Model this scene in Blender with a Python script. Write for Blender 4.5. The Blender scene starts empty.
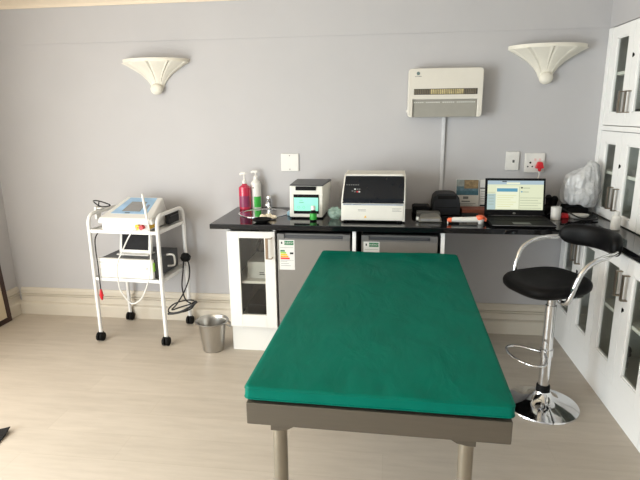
import bpy, bmesh, math, random
from mathutils import Vector, Matrix, noise
random.seed(4)
PI = math.pi
scene = bpy.context.scene
COL = scene.collection

# ------------------------------------------------------------------ materials
def lin(c):
    return tuple(((v / 255.0) / 12.92 if v <= 10 else (((v / 255.0) + .055) / 1.055) ** 2.4) for v in c)

def mat(name, rgb, rough=.5, metal=0.0, var=.06, scale=30, bump=0.0, bscale=200, coat=0.0, spec=.5, emit=None, estr=0.0, trans=0.0, stretch=None):
    """Principled surface whose colour and roughness carry a little procedural variation."""
    m = bpy.data.materials.new(name); m.use_nodes = True
    nt = m.node_tree; b = nt.nodes['Principled BSDF']
    c = lin(rgb)
    tc = nt.nodes.new('ShaderNodeTexCoord')
    nz = nt.nodes.new('ShaderNodeTexNoise'); nz.inputs['Scale'].default_value = scale; nz.inputs['Detail'].default_value = 4
    src = tc.outputs['Object']
    if stretch:
        mp = nt.nodes.new('ShaderNodeMapping'); mp.inputs['Scale'].default_value = stretch
        nt.links.new(src, mp.inputs['Vector']); src = mp.outputs['Vector']
    nt.links.new(src, nz.inputs['Vector'])
    rp = nt.nodes.new('ShaderNodeValToRGB')
    rp.color_ramp.elements[0].position = .3; rp.color_ramp.elements[1].position = .7
    rp.color_ramp.elements[0].color = (*[v * (1 - var) for v in c], 1)
    rp.color_ramp.elements[1].color = (*[min(1, v * (1 + var)) for v in c], 1)
    nt.links.new(nz.outputs['Fac'], rp.inputs['Fac'])
    nt.links.new(rp.outputs['Color'], b.inputs['Base Color'])
    b.inputs['Roughness'].default_value = rough
    b.inputs['Metallic'].default_value = metal
    b.inputs['Specular IOR Level'].default_value = spec
    b.inputs['Coat Weight'].default_value = coat
    if trans: b.inputs['Transmission Weight'].default_value = trans
    if emit:
        b.inputs['Emission Color'].default_value = (*lin(emit), 1); b.inputs['Emission Strength'].default_value = estr
    if bump:
        n2 = nt.nodes.new('ShaderNodeTexNoise'); n2.inputs['Scale'].default_value = bscale; n2.inputs['Detail'].default_value = 3
        nt.links.new(src, n2.inputs['Vector'])
        bp = nt.nodes.new('ShaderNodeBump'); bp.inputs['Strength'].default_value = bump; bp.inputs['Distance'].default_value = .01
        nt.links.new(n2.outputs['Fac'], bp.inputs['Height']); nt.links.new(bp.outputs['Normal'], b.inputs['Normal'])
    return m

def pane_mat(name, tint, gloss=.1):
    m = bpy.data.materials.new(name); m.use_nodes = True
    nt = m.node_tree; nt.nodes.remove(nt.nodes['Principled BSDF'])
    out = nt.nodes['Material Output']
    tr = nt.nodes.new('ShaderNodeBsdfTransparent'); tr.inputs['Color'].default_value = (*tint, 1)
    gl = nt.nodes.new('ShaderNodeBsdfGlossy'); gl.inputs['Roughness'].default_value = .03
    lw = nt.nodes.new('ShaderNodeLayerWeight'); lw.inputs['Blend'].default_value = .5
    pw = nt.nodes.new('ShaderNodeMath'); pw.operation = 'POWER'; pw.inputs[1].default_value = 5; nt.links.new(lw.outputs['Facing'], pw.inputs[0])
    fr = nt.nodes.new('ShaderNodeMath'); fr.operation = 'MULTIPLY_ADD'; fr.inputs[1].default_value = .7; fr.inputs[2].default_value = .035; nt.links.new(pw.outputs[0], fr.inputs[0])
    mx = nt.nodes.new('ShaderNodeMixShader')
    nt.links.new(fr.outputs[0], mx.inputs['Fac']); nt.links.new(tr.outputs[0], mx.inputs[1]); nt.links.new(gl.outputs[0], mx.inputs[2])
    nt.links.new(mx.outputs[0], out.inputs['Surface'])
    return m

def film_mat(name, rgb, clear):
    """thin crumpled plastic film: partly see-through, partly milky, glossy"""
    m = bpy.data.materials.new(name); m.use_nodes = True
    nt = m.node_tree; nt.nodes.remove(nt.nodes['Principled BSDF'])
    out = nt.nodes['Material Output']; c = (*lin(rgb), 1)
    tc = nt.nodes.new('ShaderNodeTexCoord'); nz = nt.nodes.new('ShaderNodeTexNoise'); nz.inputs['Scale'].default_value = 9
    nz.inputs['Detail'].default_value = 5; nt.links.new(tc.outputs['Object'], nz.inputs['Vector'])
    bp = nt.nodes.new('ShaderNodeBump'); bp.inputs['Strength'].default_value = 1.0; bp.inputs['Distance'].default_value = .06
    nt.links.new(nz.outputs['Fac'], bp.inputs['Height'])
    tr = nt.nodes.new('ShaderNodeBsdfTransparent')
    df = nt.nodes.new('ShaderNodeBsdfDiffuse'); df.inputs['Color'].default_value = c
    tl = nt.nodes.new('ShaderNodeBsdfTranslucent'); tl.inputs['Color'].default_value = c
    gl = nt.nodes.new('ShaderNodeBsdfGlossy'); gl.inputs['Roughness'].default_value = .18
    for n in (df, tl, gl): nt.links.new(bp.outputs['Normal'], n.inputs['Normal'])
    a = nt.nodes.new('ShaderNodeMixShader'); a.inputs['Fac'].default_value = .25
    nt.links.new(df.outputs[0], a.inputs[1]); nt.links.new(tl.outputs[0], a.inputs[2])
    b = nt.nodes.new('ShaderNodeMixShader'); b.inputs['Fac'].default_value = .12
    nt.links.new(a.outputs[0], b.inputs[1]); nt.links.new(gl.outputs[0], b.inputs[2])
    d = nt.nodes.new('ShaderNodeMixShader'); d.inputs['Fac'].default_value = 1 - clear
    nt.links.new(tr.outputs[0], d.inputs[1]); nt.links.new(b.outputs[0], d.inputs[2])
    nt.links.new(d.outputs[0], out.inputs['Surface'])
    return m

def floor_mat():
    m = bpy.data.materials.new('pale_laminate'); m.use_nodes = True
    nt = m.node_tree; b = nt.nodes['Principled BSDF']; L = nt.links.new
    tc = nt.nodes.new('ShaderNodeTexCoord')
    br = nt.nodes.new('ShaderNodeTexBrick'); br.offset = .37
    for k, v in dict(Scale=1.0, **{'Mortar Size': .0012, 'Mortar Smooth': .1, 'Bias': 0, 'Brick Width': 1.25, 'Row Height': .19}).items(): br.inputs[k].default_value = v
    br.inputs['Color1'].default_value = (*lin((193, 183, 170)), 1); br.inputs['Color2'].default_value = (*lin((186, 176, 163)), 1)
    br.inputs['Mortar'].default_value = (*lin((180, 170, 155)), 1)
    L(tc.outputs['Object'], br.inputs['Vector'])
    mp = nt.nodes.new('ShaderNodeMapping'); mp.inputs['Scale'].default_value = (1.1, 7, 1)
    nz = nt.nodes.new('ShaderNodeTexNoise'); nz.inputs['Scale'].default_value = 3.0; nz.inputs['Detail'].default_value = 7; nz.inputs['Roughness'].default_value = .62
    L(tc.outputs['Object'], mp.inputs['Vector']); L(mp.outputs['Vector'], nz.inputs['Vector'])
    rp = nt.nodes.new('ShaderNodeValToRGB')
    rp.color_ramp.elements[0].position = .3; rp.color_ramp.elements[0].color = (.86, .85, .84, 1)
    rp.color_ramp.elements[1].position = .62; rp.color_ramp.elements[1].color = (1, 1, 1, 1)
    L(nz.outputs['Fac'], rp.inputs['Fac'])
    mx = nt.nodes.new('ShaderNodeMix'); mx.data_type = 'RGBA'; mx.blend_type = 'MULTIPLY'; mx.inputs['Factor'].default_value = .85
    L(br.outputs['Color'], mx.inputs['A']); L(rp.outputs['Color'], mx.inputs['B']); L(mx.outputs['Result'], b.inputs['Base Color'])
    b.inputs['Roughness'].default_value = .42; b.inputs['Specular IOR Level'].default_value = .35
    return m

def granite_mat():
    m = bpy.data.materials.new('black_granite'); m.use_nodes = True
    nt = m.node_tree; b = nt.nodes['Principled BSDF']; L = nt.links.new
    tc = nt.nodes.new('ShaderNodeTexCoord'); v = nt.nodes.new('ShaderNodeTexVoronoi'); v.inputs['Scale'].default_value = 260
    L(tc.outputs['Object'], v.inputs['Vector'])
    rp = nt.nodes.new('ShaderNodeValToRGB')
    rp.color_ramp.elements[0].position = 0; rp.color_ramp.elements[0].color = (.03, .03, .03, 1)
    rp.color_ramp.elements[1].position = .25; rp.color_ramp.elements[1].color = (.004, .004, .005, 1)
    L(v.outputs['Distance'], rp.inputs['Fac']); L(rp.outputs['Color'], b.inputs['Base Color'])
    b.inputs['Roughness'].default_value = .06; b.inputs['Specular IOR Level'].default_value = .3
    return m

def vinyl_mat():
    m = mat('green_vinyl', (0, 101, 85), .5, var=.05, scale=6, spec=0, coat=.22)
    m.node_tree.nodes['Principled BSDF'].inputs['Coat Roughness'].default_value = .3
    nt = m.node_tree; b = nt.nodes['Principled BSDF']; L = nt.links.new
    tc = nt.nodes.new('ShaderNodeTexCoord'); mp = nt.nodes.new('ShaderNodeMapping'); mp.inputs['Scale'].default_value = (1, .55, 1); mp.inputs['Rotation'].default_value = (0, 0, .6)
    nz = nt.nodes.new('ShaderNodeTexNoise'); nz.inputs['Scale'].default_value = 9; nz.inputs['Detail'].default_value = 4; nz.inputs['Distortion'].default_value = .6
    L(tc.outputs['Object'], mp.inputs['Vector']); L(mp.outputs['Vector'], nz.inputs['Vector'])
    bp = nt.nodes.new('ShaderNodeBump'); bp.inputs['Strength'].default_value = .22; bp.inputs['Distance'].default_value = .03
    L(nz.outputs['Fac'], bp.inputs['Height']); L(bp.outputs['Normal'], b.inputs['Normal']); L(bp.outputs['Normal'], b.inputs['Coat Normal'])
    return m

M = dict(
    wall=mat('grey_wall_paint', (184, 183, 185), .75, var=.015, scale=3, bump=.06, bscale=350, spec=.25),
    ceiling=mat('cream_ceiling_paint', (226, 212, 192), .8, var=.01, spec=.2),
    floor=floor_mat(),
    trim=mat('white_gloss_trim', (204, 196, 182), .4, var=.015, scale=8),
    white=mat('white_lacquer', (241, 241, 240), .5, var=.0, scale=2, bump=.035, bscale=260),
    melamine=mat('white_melamine', (222, 220, 215), .45, var=.01, scale=6),
    whitemetal=mat('white_powder_coat', (224, 224, 223), .35, var=.01),
    plastic=mat('white_plastic', (221, 220, 216), .38, var=.012),
    cream=mat('cream_plastic', (222, 220, 212), .38, var=.012),
    plaster=mat('cream_plaster', (224, 220, 208), .6, var=.015, bump=.05, bscale=90),
    black=mat('black_plastic', (12, 12, 14), .55, var=.15, spec=.15),
    rubber=mat('black_rubber', (12, 12, 12), .7, var=.2, spec=.2),
    cablem=mat('black_cable_sheath', (16, 16, 17), .5, var=.1),
    leather=mat('black_leatherette', (8, 8, 10), .5, var=.12, bump=.08, bscale=320, spec=.18),
    chrome=mat('chrome', (225, 226, 228), .07, 1.0, var=.01),
    steel=mat('brushed_steel', (190, 188, 184), .3, 1.0, var=.06, scale=14, stretch=(30, 1, 1)),
    bedsteel=mat('bed_frame_steel', (90, 82, 71), .5, .3, var=.04, scale=9, stretch=(1, 12, 12)),
    legsteel=mat('bed_leg_steel', (150, 142, 128), .36, .8, var=.08, scale=10),
    handle=mat('satin_nickel', (150, 140, 126), .3, 1.0, var=.04),
    fridge=mat('silver_door_skin', (128, 124, 119), .42, .2, var=.02, scale=10),
    fridgetrim=mat('grey_fridge_trim', (112, 111, 110), .4, .2, var=.02),
    darkgrey=mat('dark_grey_metal', (66, 68, 72), .42, var=.06),
    midgrey=mat('mid_grey_plastic', (100, 100, 97), .42, var=.05),
    flap=mat('grey_outlet_flap', (150, 148, 140), .45, var=.03),
    inside=mat('cabinet_lining', (192, 192, 186), .6, var=.02),
    insideshade=mat('shade_grey_lining', (88, 88, 84), .6, var=.03),  # grey that stands in for shade on the sink cabinet's inner faces
    granite=granite_mat(), vinyl=vinyl_mat(),
    glass=pane_mat('cabinet_glass', (.94, .96, .945)),
    shadeglass=pane_mat('shade_tinted_glass', (.84, .84, .82)),  # grey tint put into the pane to dim the sink cabinet's interior
    tintwin=mat('dark_tinted_window', (14, 20, 28), .12, var=.1, spec=.3),
    screenoff=mat('dark_screen', (28, 28, 30), .55, var=.08, spec=.12),
    lcd=mat('grey_lcd', (138, 138, 138), .25, var=.05),
    bluepanel=mat('pale_blue_panel', (150, 188, 222), .35, var=.2, scale=9),
    mint=mat('mint_screen', (140, 222, 196), .3, emit=(140, 222, 196), estr=.25, var=.03),
    redsoap=mat('red_liquid_soap', (190, 40, 72), .2, var=.08, scale=20, coat=.4),
    clearcap=mat('frosted_neck', (240, 210, 214), .3),
    green=mat('green_label', (52, 165, 60), .4), dkgreen=mat('deep_green_label', (6, 110, 62), .4),
    greenmark=mat('lime_green_edge', (150, 205, 60), .4),
    yellow=mat('yellow_connector', (240, 190, 20), .4), orange=mat('orange_plastic', (240, 110, 70), .4),
    red=mat('red_plastic', (205, 30, 42), .35), amber=mat('amber_label', (240, 160, 40), .45), lime=mat('lime_label', (140, 190, 60), .45),
    paper=mat('white_paper', (214, 214, 211), .7, var=.02), paperink=mat('grey_print', (120, 122, 124), .7, var=.1), inkblack=mat('black_print', (24, 24, 26), .6),
    brown=mat('rust_brown_card', (122, 60, 38), .6, var=.08), sea=mat('blue_grey_print', (88, 118, 132), .6, var=.3, scale=60), sand=mat('sandy_print', (136, 116, 84), .6, var=.35, scale=50), foam=mat('pale_print', (136, 144, 142), .6, var=.2, scale=40),
    wood=mat('dark_stained_wood', (52, 30, 24), .4, var=.2, scale=12, stretch=(1, 1, 8)), mount=mat('cream_mount_card', (206, 192, 164), .7, var=.03),
    grillegold=mat('warm_grille_metal', (190, 176, 132), .35, .5, var=.3, scale=25), grilledark=mat('dark_grille', (52, 50, 46), .5),
    film=film_mat('milky_plastic_film', (240, 242, 244), .2), greenfilm=film_mat('greenish_plastic_film', (196, 230, 216), .6),
    winframe=mat('white_window_frame', (235, 235, 232), .4),
    uibg=mat('screen_page', (8, 8, 8), .3, emit=(228, 233, 200), estr=.72, spec=.2), uibar=mat('screen_toolbar', (8, 8, 8), .3, emit=(176, 196, 206), estr=.72, spec=.2),
    uiblue=mat('screen_blue', (8, 8, 8), .3, emit=(96, 158, 184), estr=.72, spec=.2), uiside=mat('screen_sidebar', (8, 8, 8), .3, emit=(178, 200, 198), estr=.72, spec=.2),
    uitext=mat('screen_text', (8, 8, 8), .3, emit=(158, 166, 140), estr=.72, spec=.2), uipale=mat('screen_pale', (8, 8, 8), .3, emit=(240, 244, 214), estr=.72, spec=.2), uiyellow=mat('screen_yellow', (8, 8, 8), .3, emit=(222, 222, 158), estr=.72, spec=.2), uidark=mat('screen_dark', (20, 24, 28), .4),
    lining=mat('shelf_white', (238, 236, 230), .4, var=.01),
)

# ------------------------------------------------------------------ mesh builder
def catmull(pts, n=6, closed=False):
    P = [Vector(p) for p in pts]; out = []; N = len(P)
    rng = range(N) if closed else range(N - 1)
    for i in rng:
        p1 = P[i]; p2 = P[(i + 1) % N]
        p0 = P[(i - 1) % N] if (closed or i > 0) else p1 * 2 - p2
        p3 = P[(i + 2) % N] if (closed or i + 2 < N) else p2 * 2 - p1
        for k in range(n):
            t = k / n
            out.append(.5 * ((2 * p1) + (p2 - p0) * t + (2 * p0 - 5 * p1 + 4 * p2 - p3) * t * t + (3 * p1 - p0 - 3 * p2 + p3) * t ** 3))
    if not closed: out.append(P[-1])
    return out

class G:
    def __init__(s): s.bm = bmesh.new()
    def merge(s, b2, mi=0, mtx=None):
        mp = {}
        for v in b2.verts: mp[v] = s.bm.verts.new(mtx @ v.co if mtx else v.co)
        for f in b2.faces:
            try:
                nf = s.bm.faces.new([mp[v] for v in f.verts]); nf.material_index = mi
            except ValueError: pass
        b2.free()
        return s
    def box(s, lo, hi, bev=0.0, mi=0, seg=2, mtx=None):
        b = bmesh.new(); bmesh.ops.create_cube(b, size=1)
        for v in b.verts: v.co = Vector([(lo[i] + hi[i]) / 2 + v.co[i] * (hi[i] - lo[i]) for i in range(3)])
        if bev: bmesh.ops.bevel(b, geom=b.edges[:], offset=min(bev, .49 * min(abs(hi[i] - lo[i]) for i in range(3))), segments=seg, profile=.5, affect='EDGES')
        return s.merge(b, mi, mtx)
    def hexa(s, vs, bev=0.0, mi=0, seg=2):
        """8 corners: bottom 4 counter-clockwise then top 4"""
        b = bmesh.new(); V = [b.verts.new(v) for v in vs]
        for f in ((3, 2, 1, 0), (4, 5, 6, 7), (0, 1, 5, 4), (1, 2, 6, 5), (2, 3, 7, 6), (3, 0, 4, 7)): b.faces.new([V[i] for i in f])
        if bev: bmesh.ops.bevel(b, geom=b.edges[:], offset=bev, segments=seg, profile=.5, affect='EDGES')
        return s.merge(b, mi)
    def prism(s, poly, axis, a0, a1, bev=0.0, mi=0, mtx=None):
        """poly in the two other axes (order x,y,z without axis)"""
        b = bmesh.new()
        def P(u, v, a): return [(a, u, v), (u, a, v), (u, v, a)][axis]
        A = [b.verts.new(P(u, v, a0)) for u, v in poly]; B = [b.verts.new(P(u, v, a1)) for u, v in poly]
        n = len(poly); b.faces.new(A[::-1]); b.faces.new(B)
        for i in range(n): b.faces.new([A[i], A[(i + 1) % n], B[(i + 1) % n], B[i]])
        bmesh.ops.recalc_face_normals(b, faces=b.faces[:])
        if bev: bmesh.ops.bevel(b, geom=b.edges[:], offset=bev, segments=2, profile=.5, affect='EDGES')
        return s.merge(b, mi, mtx)
    def tube(s, pts, r, seg=8, closed=False, mi=0):
        P = [Vector(p) for p in pts]; n = len(P)
        R = r if isinstance(r, (list, tuple)) else [r] * n
        T = []
        for i in range(n):
            if closed: t = P[(i + 1) % n] - P[i - 1]
            else: t = P[min(i + 1, n - 1)] - P[max(i - 1, 0)]
            T.append(t.normalized())
        up = Vector((0, 0, 1)) if abs(T[0].z) < .9 else Vector((1, 0, 0))
        nrm = (up - T[0] * up.dot(T[0])).normalized(); rings = []
        for i in range(n):
            nrm = nrm - T[i] * nrm.dot(T[i])
            nrm = nrm.normalized() if nrm.length > 1e-6 else T[i].orthogonal().normalized()
            bn = T[i].cross(nrm)
            rings.append([s.bm.verts.new(P[i] + (nrm * math.cos(2 * PI * k / seg) + bn * math.sin(2 * PI * k / seg)) * R[i]) for k in range(seg)])
        for i in range(n if closed else n - 1):
            a = rings[i]; c = rings[(i + 1) % n]
            for k in range(seg):
                f = s.bm.faces.new([a[k], a[(k + 1) % seg], c[(k + 1) % seg], c[k]]); f.material_index = mi
        if not closed:
            for ring in (rings[0][::-1], rings[-1]):
                f = s.bm.faces.new(ring); f.material_index = mi
        return s
    def lathe(s, prof, c=(0, 0, 0), seg=24, mi=0, caps=True, sx=1, sy=1, mtx=None):
        rings = []
        for r, z in prof:
            rings.append([s.bm.verts.new((mtx or Matrix()) @ Vector((c[0] + sx * r * math.cos(2 * PI * k / seg), c[1] + sy * r * math.sin(2 * PI * k / seg), c[2] + z))) for k in range(seg)])
        for a, b in zip(rings, rings[1:]):
            for k in range(seg):
                f = s.bm.faces.new([a[k], a[(k + 1) % seg], b[(k + 1) % seg], b[k]]); f.material_index = mi
        if caps:
            f = s.bm.faces.new(rings[0][::-1]); f.material_index = mi
            f = s.bm.faces.new(rings[-1]); f.material_index = mi
        return s
    def cyl(s, p0, p1, r, seg=16, mi=0): return s.tube([p0, p1], r, seg, mi=mi)
    def ball(s, c, r, mi=0, sub=2, sc=(1, 1, 1), nz=0, nf=8):
        b = bmesh.new(); bmesh.ops.create_icosphere(b, subdivisions=sub, radius=1)
        for v in b.verts:
            d = 1 + (nz * noise.noise(v.co * nf + Vector(c) * 31) if nz else 0)
            v.co = Vector([c[i] + v.co[i] * r * sc[i] * d for i in range(3)])
        return s.merge(b, mi)
    def build(s, name, mats, parent=None, loc=None, world=True, ang=40):
        """verts are in world coordinates unless world=False; parts are stored relative to their thing's base"""
        me = bpy.data.meshes.new(name)
        root = parent
        while root is not None and root.parent is not None: root = root.parent
        off = Vector((0, 0, 0))
        if world:
            if root is not None: off = root.location
            elif loc is not None: off = Vector(loc)
        for v in s.bm.verts: v.co -= off
        bmesh.ops.recalc_face_normals(s.bm, faces=s.bm.faces[:])
        s.bm.to_mesh(me); s.bm.free()
        if ang and len(me.polygons):
            me.polygons.foreach_set('use_smooth', [True] * len(me.polygons)); me.set_sharp_from_angle(angle=math.radians(ang))
        for m in (mats if isinstance(mats, (list, tuple)) else [mats]): me.materials.append(m)
        o = bpy.data.objects.new(name, me); COL.objects.link(o)
        if ang:
            wm = o.modifiers.new('weighted_normals', 'WEIGHTED_NORMAL'); wm.keep_sharp = True; wm.weight = 100
        if parent is not None: o.parent = parent
        elif loc is not None: o.location = loc
        return o

def tag(o, label, cat, group=None):
    o['label'] = label; o['category'] = cat
    if group: o['group'] = group
    return o
def thing(name, label, cat, loc, rz=0.0, group=None):
    o = bpy.data.objects.new(name, None); COL.objects.link(o); o.empty_display_size = .05
    o.location = loc; o.rotation_euler = (0, 0, rz)
    return tag(o, label, cat, group)
def struct(o): o['kind'] = 'structure'; return o
def dup(root, loc, label):
    def cp(o, parent):
        c = o.copy(); COL.objects.link(c)
        if parent is not None: c.parent = parent
        for ch in [x for x in o.children]: cp(ch, c)
        return c
    r = cp(root, None); r.location = loc; r['label'] = label
    return r
def text_bm(body, size, mtx):
    cu = bpy.data.curves.new('lettering', 'FONT'); cu.body = body; cu.size = size; cu.align_x = 'CENTER'; cu.align_y = 'CENTER'; cu.resolution_u = 2
    o = bpy.data.objects.new('lettering', cu); COL.objects.link(o)
    dg = bpy.context.evaluated_depsgraph_get(); me = bpy.data.meshes.new_from_object(o.evaluated_get(dg))
    b = bmesh.new(); b.from_mesh(me); bmesh.ops.transform(b, matrix=mtx, verts=b.verts[:])
    bpy.data.objects.remove(o); bpy.data.curves.remove(cu); bpy.data.meshes.remove(me)
    return b

# ------------------------------------------------------------------ camera (solved from the photograph's lines)
F, PITCH, YAW, ROLL, CY, CZ = 520.49, .2366, -.1318, -.0101, -3.686, 1.5561
fw = Vector((math.sin(YAW) * math.cos(PITCH), math.cos(YAW) * math.cos(PITCH), -math.sin(PITCH)))
rt = Vector((math.cos(YAW), -math.sin(YAW), 0)); up = rt.cross(fw)
r2 = rt * math.cos(ROLL) + up * math.sin(ROLL); u2 = -rt * math.sin(ROLL) + up * math.cos(ROLL)
cam = bpy.data.objects.new('camera', bpy.data.cameras.new('camera')); COL.objects.link(cam)
cam.data.sensor_width = 36; cam.data.lens = F * 36 / 640; cam.data.clip_start = .02
cam.matrix_world = Matrix(((r2.x, u2.x, -fw.x, 0), (r2.y, u2.y, -fw.y, CY), (r2.z, u2.z, -fw.z, CZ), (0, 0, 0, 1)))
scene.camera = cam

# ------------------------------------------------------------------ room shell
XL, XR, XU, XB = -2.99, 1.19, 1.357, 1.75
YF, ZC, ZG = -4.75, 2.42, 2.066
def wall_with_hole(axis, a0, a1, lo, hi, holes, mi=0):
    """slab between a0..a1 on axis, spanning lo..hi (u, z), minus window holes (u0,u1,z0,z1)"""
    g = G(); us = sorted({lo[0], hi[0], *[h[0] for h in holes], *[h[1] for h in holes]})
    for u0, u1 in zip(us, us[1:]):
        hs = sorted([h for h in holes if h[0] <= u0 + 1e-6 and h[1] >= u1 - 1e-6], key=lambda h: h[2])
        z = lo[1]
        for h in hs + [(0, 0, hi[1], hi[1])]:
            if h[2] - z > 1e-4:
                if axis == 0: g.box((a0, u0, z), (a1, u1, h[2]))
                else: g.box((u0, a0, z), (u1, a1, h[2]))
            z = h[3]
    return g
g = G(); g.box((XL - .15, YF - .15, -.1), (XB + .15, .15, 0)); struct(g.build('floor', M['floor'], ang=0))
g = G(); g.box((XL - .15, YF - .15, ZC), (XB + .15, .15, ZC + .1)); struct(g.build('ceiling', M['ceiling'], ang=0))
# back wall: the plaster band above the hairline groove stands a hair proud
g = G(); g.box((XL - .15, 0, 0), (XB + .15, .15, ZG - .002)); g.box((XL - .15, .002, ZG - .002), (XB + .15, .15, ZG + .002)); g.box((XL - .15, -.0015, ZG + .002), (XB + .15, .15, ZC))
struct(g.build('wall_back', M['wall'], ang=0))
WL = (-2.45, -1.30, .12, 2.05)      # tall garden windows in the left wall, outside the picture
WL2 = (-4.55, -2.85, .12, 2.15)
WF = (-2.90, -1.70, .12, 2.15)      # window in the wall behind the camera
struct(wall_with_hole(0, XL - .15, XL, (YF, 0), (0, ZC), [WL, WL2]).build('wall_left', M['wall'], ang=0))
struct(wall_with_hole(1, YF - .15, YF, (XL, 0), (XB, ZC), [WF]).build('wall_front', M['wall'], ang=0))
g = G(); g.box((XB, YF, 0), (XB + .15, 0, ZC)); g.box((XU, -2.70, 2.062), (XB, 0, ZC)); g.box((XU, YF, 0), (XB, -2.70, ZC))
struct(g.build('wall_right', M['wall'], ang=0))
def window(n, axis, a, u0, u1, z0, z1):
    def bx(g, ua, ub, za, zb, d0, d1):
        if axis == 0: g.box((a + d0, ua, za), (a + d1, ub, zb), .004)
        else: g.box((ua, a + d0, za), (ub, a + d1, zb), .004)
    f = G(); w = .06
    for (ua, ub, za, zb) in ((u0, u0 + w, z0, z1), (u1 - w, u1, z0, z1), (u0, u1, z0, z0 + w), (u0, u1, z1 - w, z1), ((u0 + u1) / 2 - .03, (u0 + u1) / 2 + .03, z0, z1)):
        bx(f, ua, ub, za, zb, -.09, -.03)
    r = struct(f.build('window_%d' % n, M['winframe']))
    p = G(); bx(p, u0 + .05, u1 - .05, z0 + .05, z1 - .05, -.062, -.058); p.build('pane', M['glasswin'], r)
M['glasswin'] = pane_mat('window_glass', (.97, .98, .98))
window(1, 0, XL, *WL); window(2, 1, YF, *WF); window(3, 0, XL, *WL2)
# skirting: stepped profile with a ledge and a bead
SK = [(0, 0), (-.045, 0), (-.045, .088), (-.041, .095), (-.036, .098), (-.02, .104), (-.018, .112), (-.018, .146), (-.010, .149), (-.010, .153), (-.022, .156), (-.022, .163), (-.010, .166), (-.018, .170), (-.018, .196), (-.013, .204), (-.008, .214), (0, .216)]
g = G(); g.prism(SK, 0, XL + .046, XR - .002); struct(g.build('baseboard_back', M['trim'], ang=25))
g = G(); g.prism([(XL - y, z) for y, z in SK], 1, -1.70, -.0); struct(g.build('baseboard_left', M['trim'], ang=25))
# cornice under the ceiling, cream, cove shape
g = G(); CV = [(0, 2.309), (-.012, 2.309), (-.016, 2.325), (-.03, 2.34), (-.06, 2.36), (-.1, 2.372), (-.125, 2.385), (-.13, 2.419), (0, 2.419)]
g.prism(CV, 0, XL + .001, XU - .001); struct(g.build('trim_1', M['ceiling'], ang=25))
g = G(); g.prism([(XL - y, z) for y, z in CV], 1, YF + .01, -.131); struct(g.build('trim_2', M['ceiling'], ang=25))

# ------------------------------------------------------------------ countertop with the hole for the sink
CZT, CT = .90, .032
SC = (-.845, -.245); SR = .168
def worktop():
    b = bmesh.new()
    outer = [(-1.10, -.625), (1.170, -.625), (1.170, -2.02), (1.745, -2.02), (1.745, -.001), (-1.10, -.001)]
    ov = [b.verts.new((x, y, CZT)) for x, y in outer]
    oe = [b.edges.new((ov[i], ov[(i + 1) % len(ov)])) for i in range(len(ov))]
    hv = [b.verts.new((SC[0] + (SR - .012) * math.cos(2 * PI * k / 40), SC[1] + (SR - .012) * math.sin(2 * PI * k / 40), CZT)) for k in range(40)]
    he = [b.edges.new((hv[i], hv[(i + 1) % 40])) for i in range(40)]
    bmesh.ops.triangle_fill(b, use_beauty=True, use_dissolve=False, edges=oe + he)
    r = bmesh.ops.extrude_face_region(b, geom=b.faces[:])
    for v in r['geom']:
        if isinstance(v, bmesh.types.BMVert): v.co.z -= CT
    bmesh.ops.recalc_face_normals(b, faces=b.faces[:])
    ed = [e for e in b.edges if len(e.link_faces) == 2 and e.calc_face_angle(0) > 1.0 and all(abs(v.co.z - CZT) < 1e-5 for v in e.verts) and e.calc_length() > .1]
    bmesh.ops.bevel(b, geom=ed, offset=.004, segments=2, profile=.5, affect='EDGES')
    g = G(); g.merge(b); return g
tag(worktop().build('worktop', M['granite'], ang=30), 'polished black granite worktop running along the back wall and right-hand cabinets', 'worktop')

# ------------------------------------------------------------------ doors & D handles
def d_handle(g, x, y, z0, z1, axis, out):
    """flat bow handle; axis 0: fixed to a face looking -X, axis 1: to a face looking -Y"""
    t = .006; w = .011
    def bx(u0, u1, d0, d1, za, zb):
        if axis == 0: g.box((x - d1, y + u0, za), (x - d0, y + u1, zb), .0015)
        else: g.box((x + u0, y - d1, za), (x + u1, y - d0, zb), .0015)
    bx(-w, w, out - t, out, z0, z1); bx(-w, w, 0, out - t, z0, z0 + t); bx(-w, w, 0, out - t, z1 - t, z1)
def door_right(parent, x, y0, y1, z0, z1, il, it, ib, hz, hside, glassmat, keyz=None):
    """glazed door on a face looking -X between y0 (far) and y1 (near); frame thickness goes to +x"""
    a, b = min(y0, y1) + .0015, max(y0, y1) - .0015; d = .02
    g = G()
    g.box((x, a, z0), (x + d, a + il, z1), .002); g.box((x, b - il, z0), (x + d, b, z1), .002)
    g.box((x, a + il, z0), (x + d, b - il, z0 + ib), .002); g.box((x, a + il, z1 - it), (x + d, b - il, z1), .002)
    # bevelled inner bead
    for (ya, yb, za, zb) in ((a + il, a + il + .008, z0 + ib, z1 - it), (b - il - .008, b - il, z0 + ib, z1 - it), (a + il, b - il, z0 + ib, z0 + ib + .008), (a + il, b - il, z1 - it - .008, z1 - it)):
        g.box((x + .005, ya, za), (x + d - .002, yb, zb), .001)
    o = g.build('door', M['white'], parent)
    p = G(); p.box((x + .011, a + il - .004, z0 + ib - .004), (x + .015, b - il + .004, z1 - it + .004)); p.build('pane', glassmat, o)
    h = G(); hy = (a + .04) if hside == 'near' else (b - .04)
    d_handle(h, x, hy, hz[0], hz[1], 0, .032); h.build('handle', M['handle'], o)
    if keyz:
        k = G(); ky = a + .02 if hside == 'near' else b - .02
        k.cyl((x - .004, ky, keyz), (x + .002, ky, keyz), .008); k.box((x - .008, ky - .002, keyz - .012), (x - .003, ky + .002, keyz + .012)); k.build('keyhole', M['rubber'], o)
    return o
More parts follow.
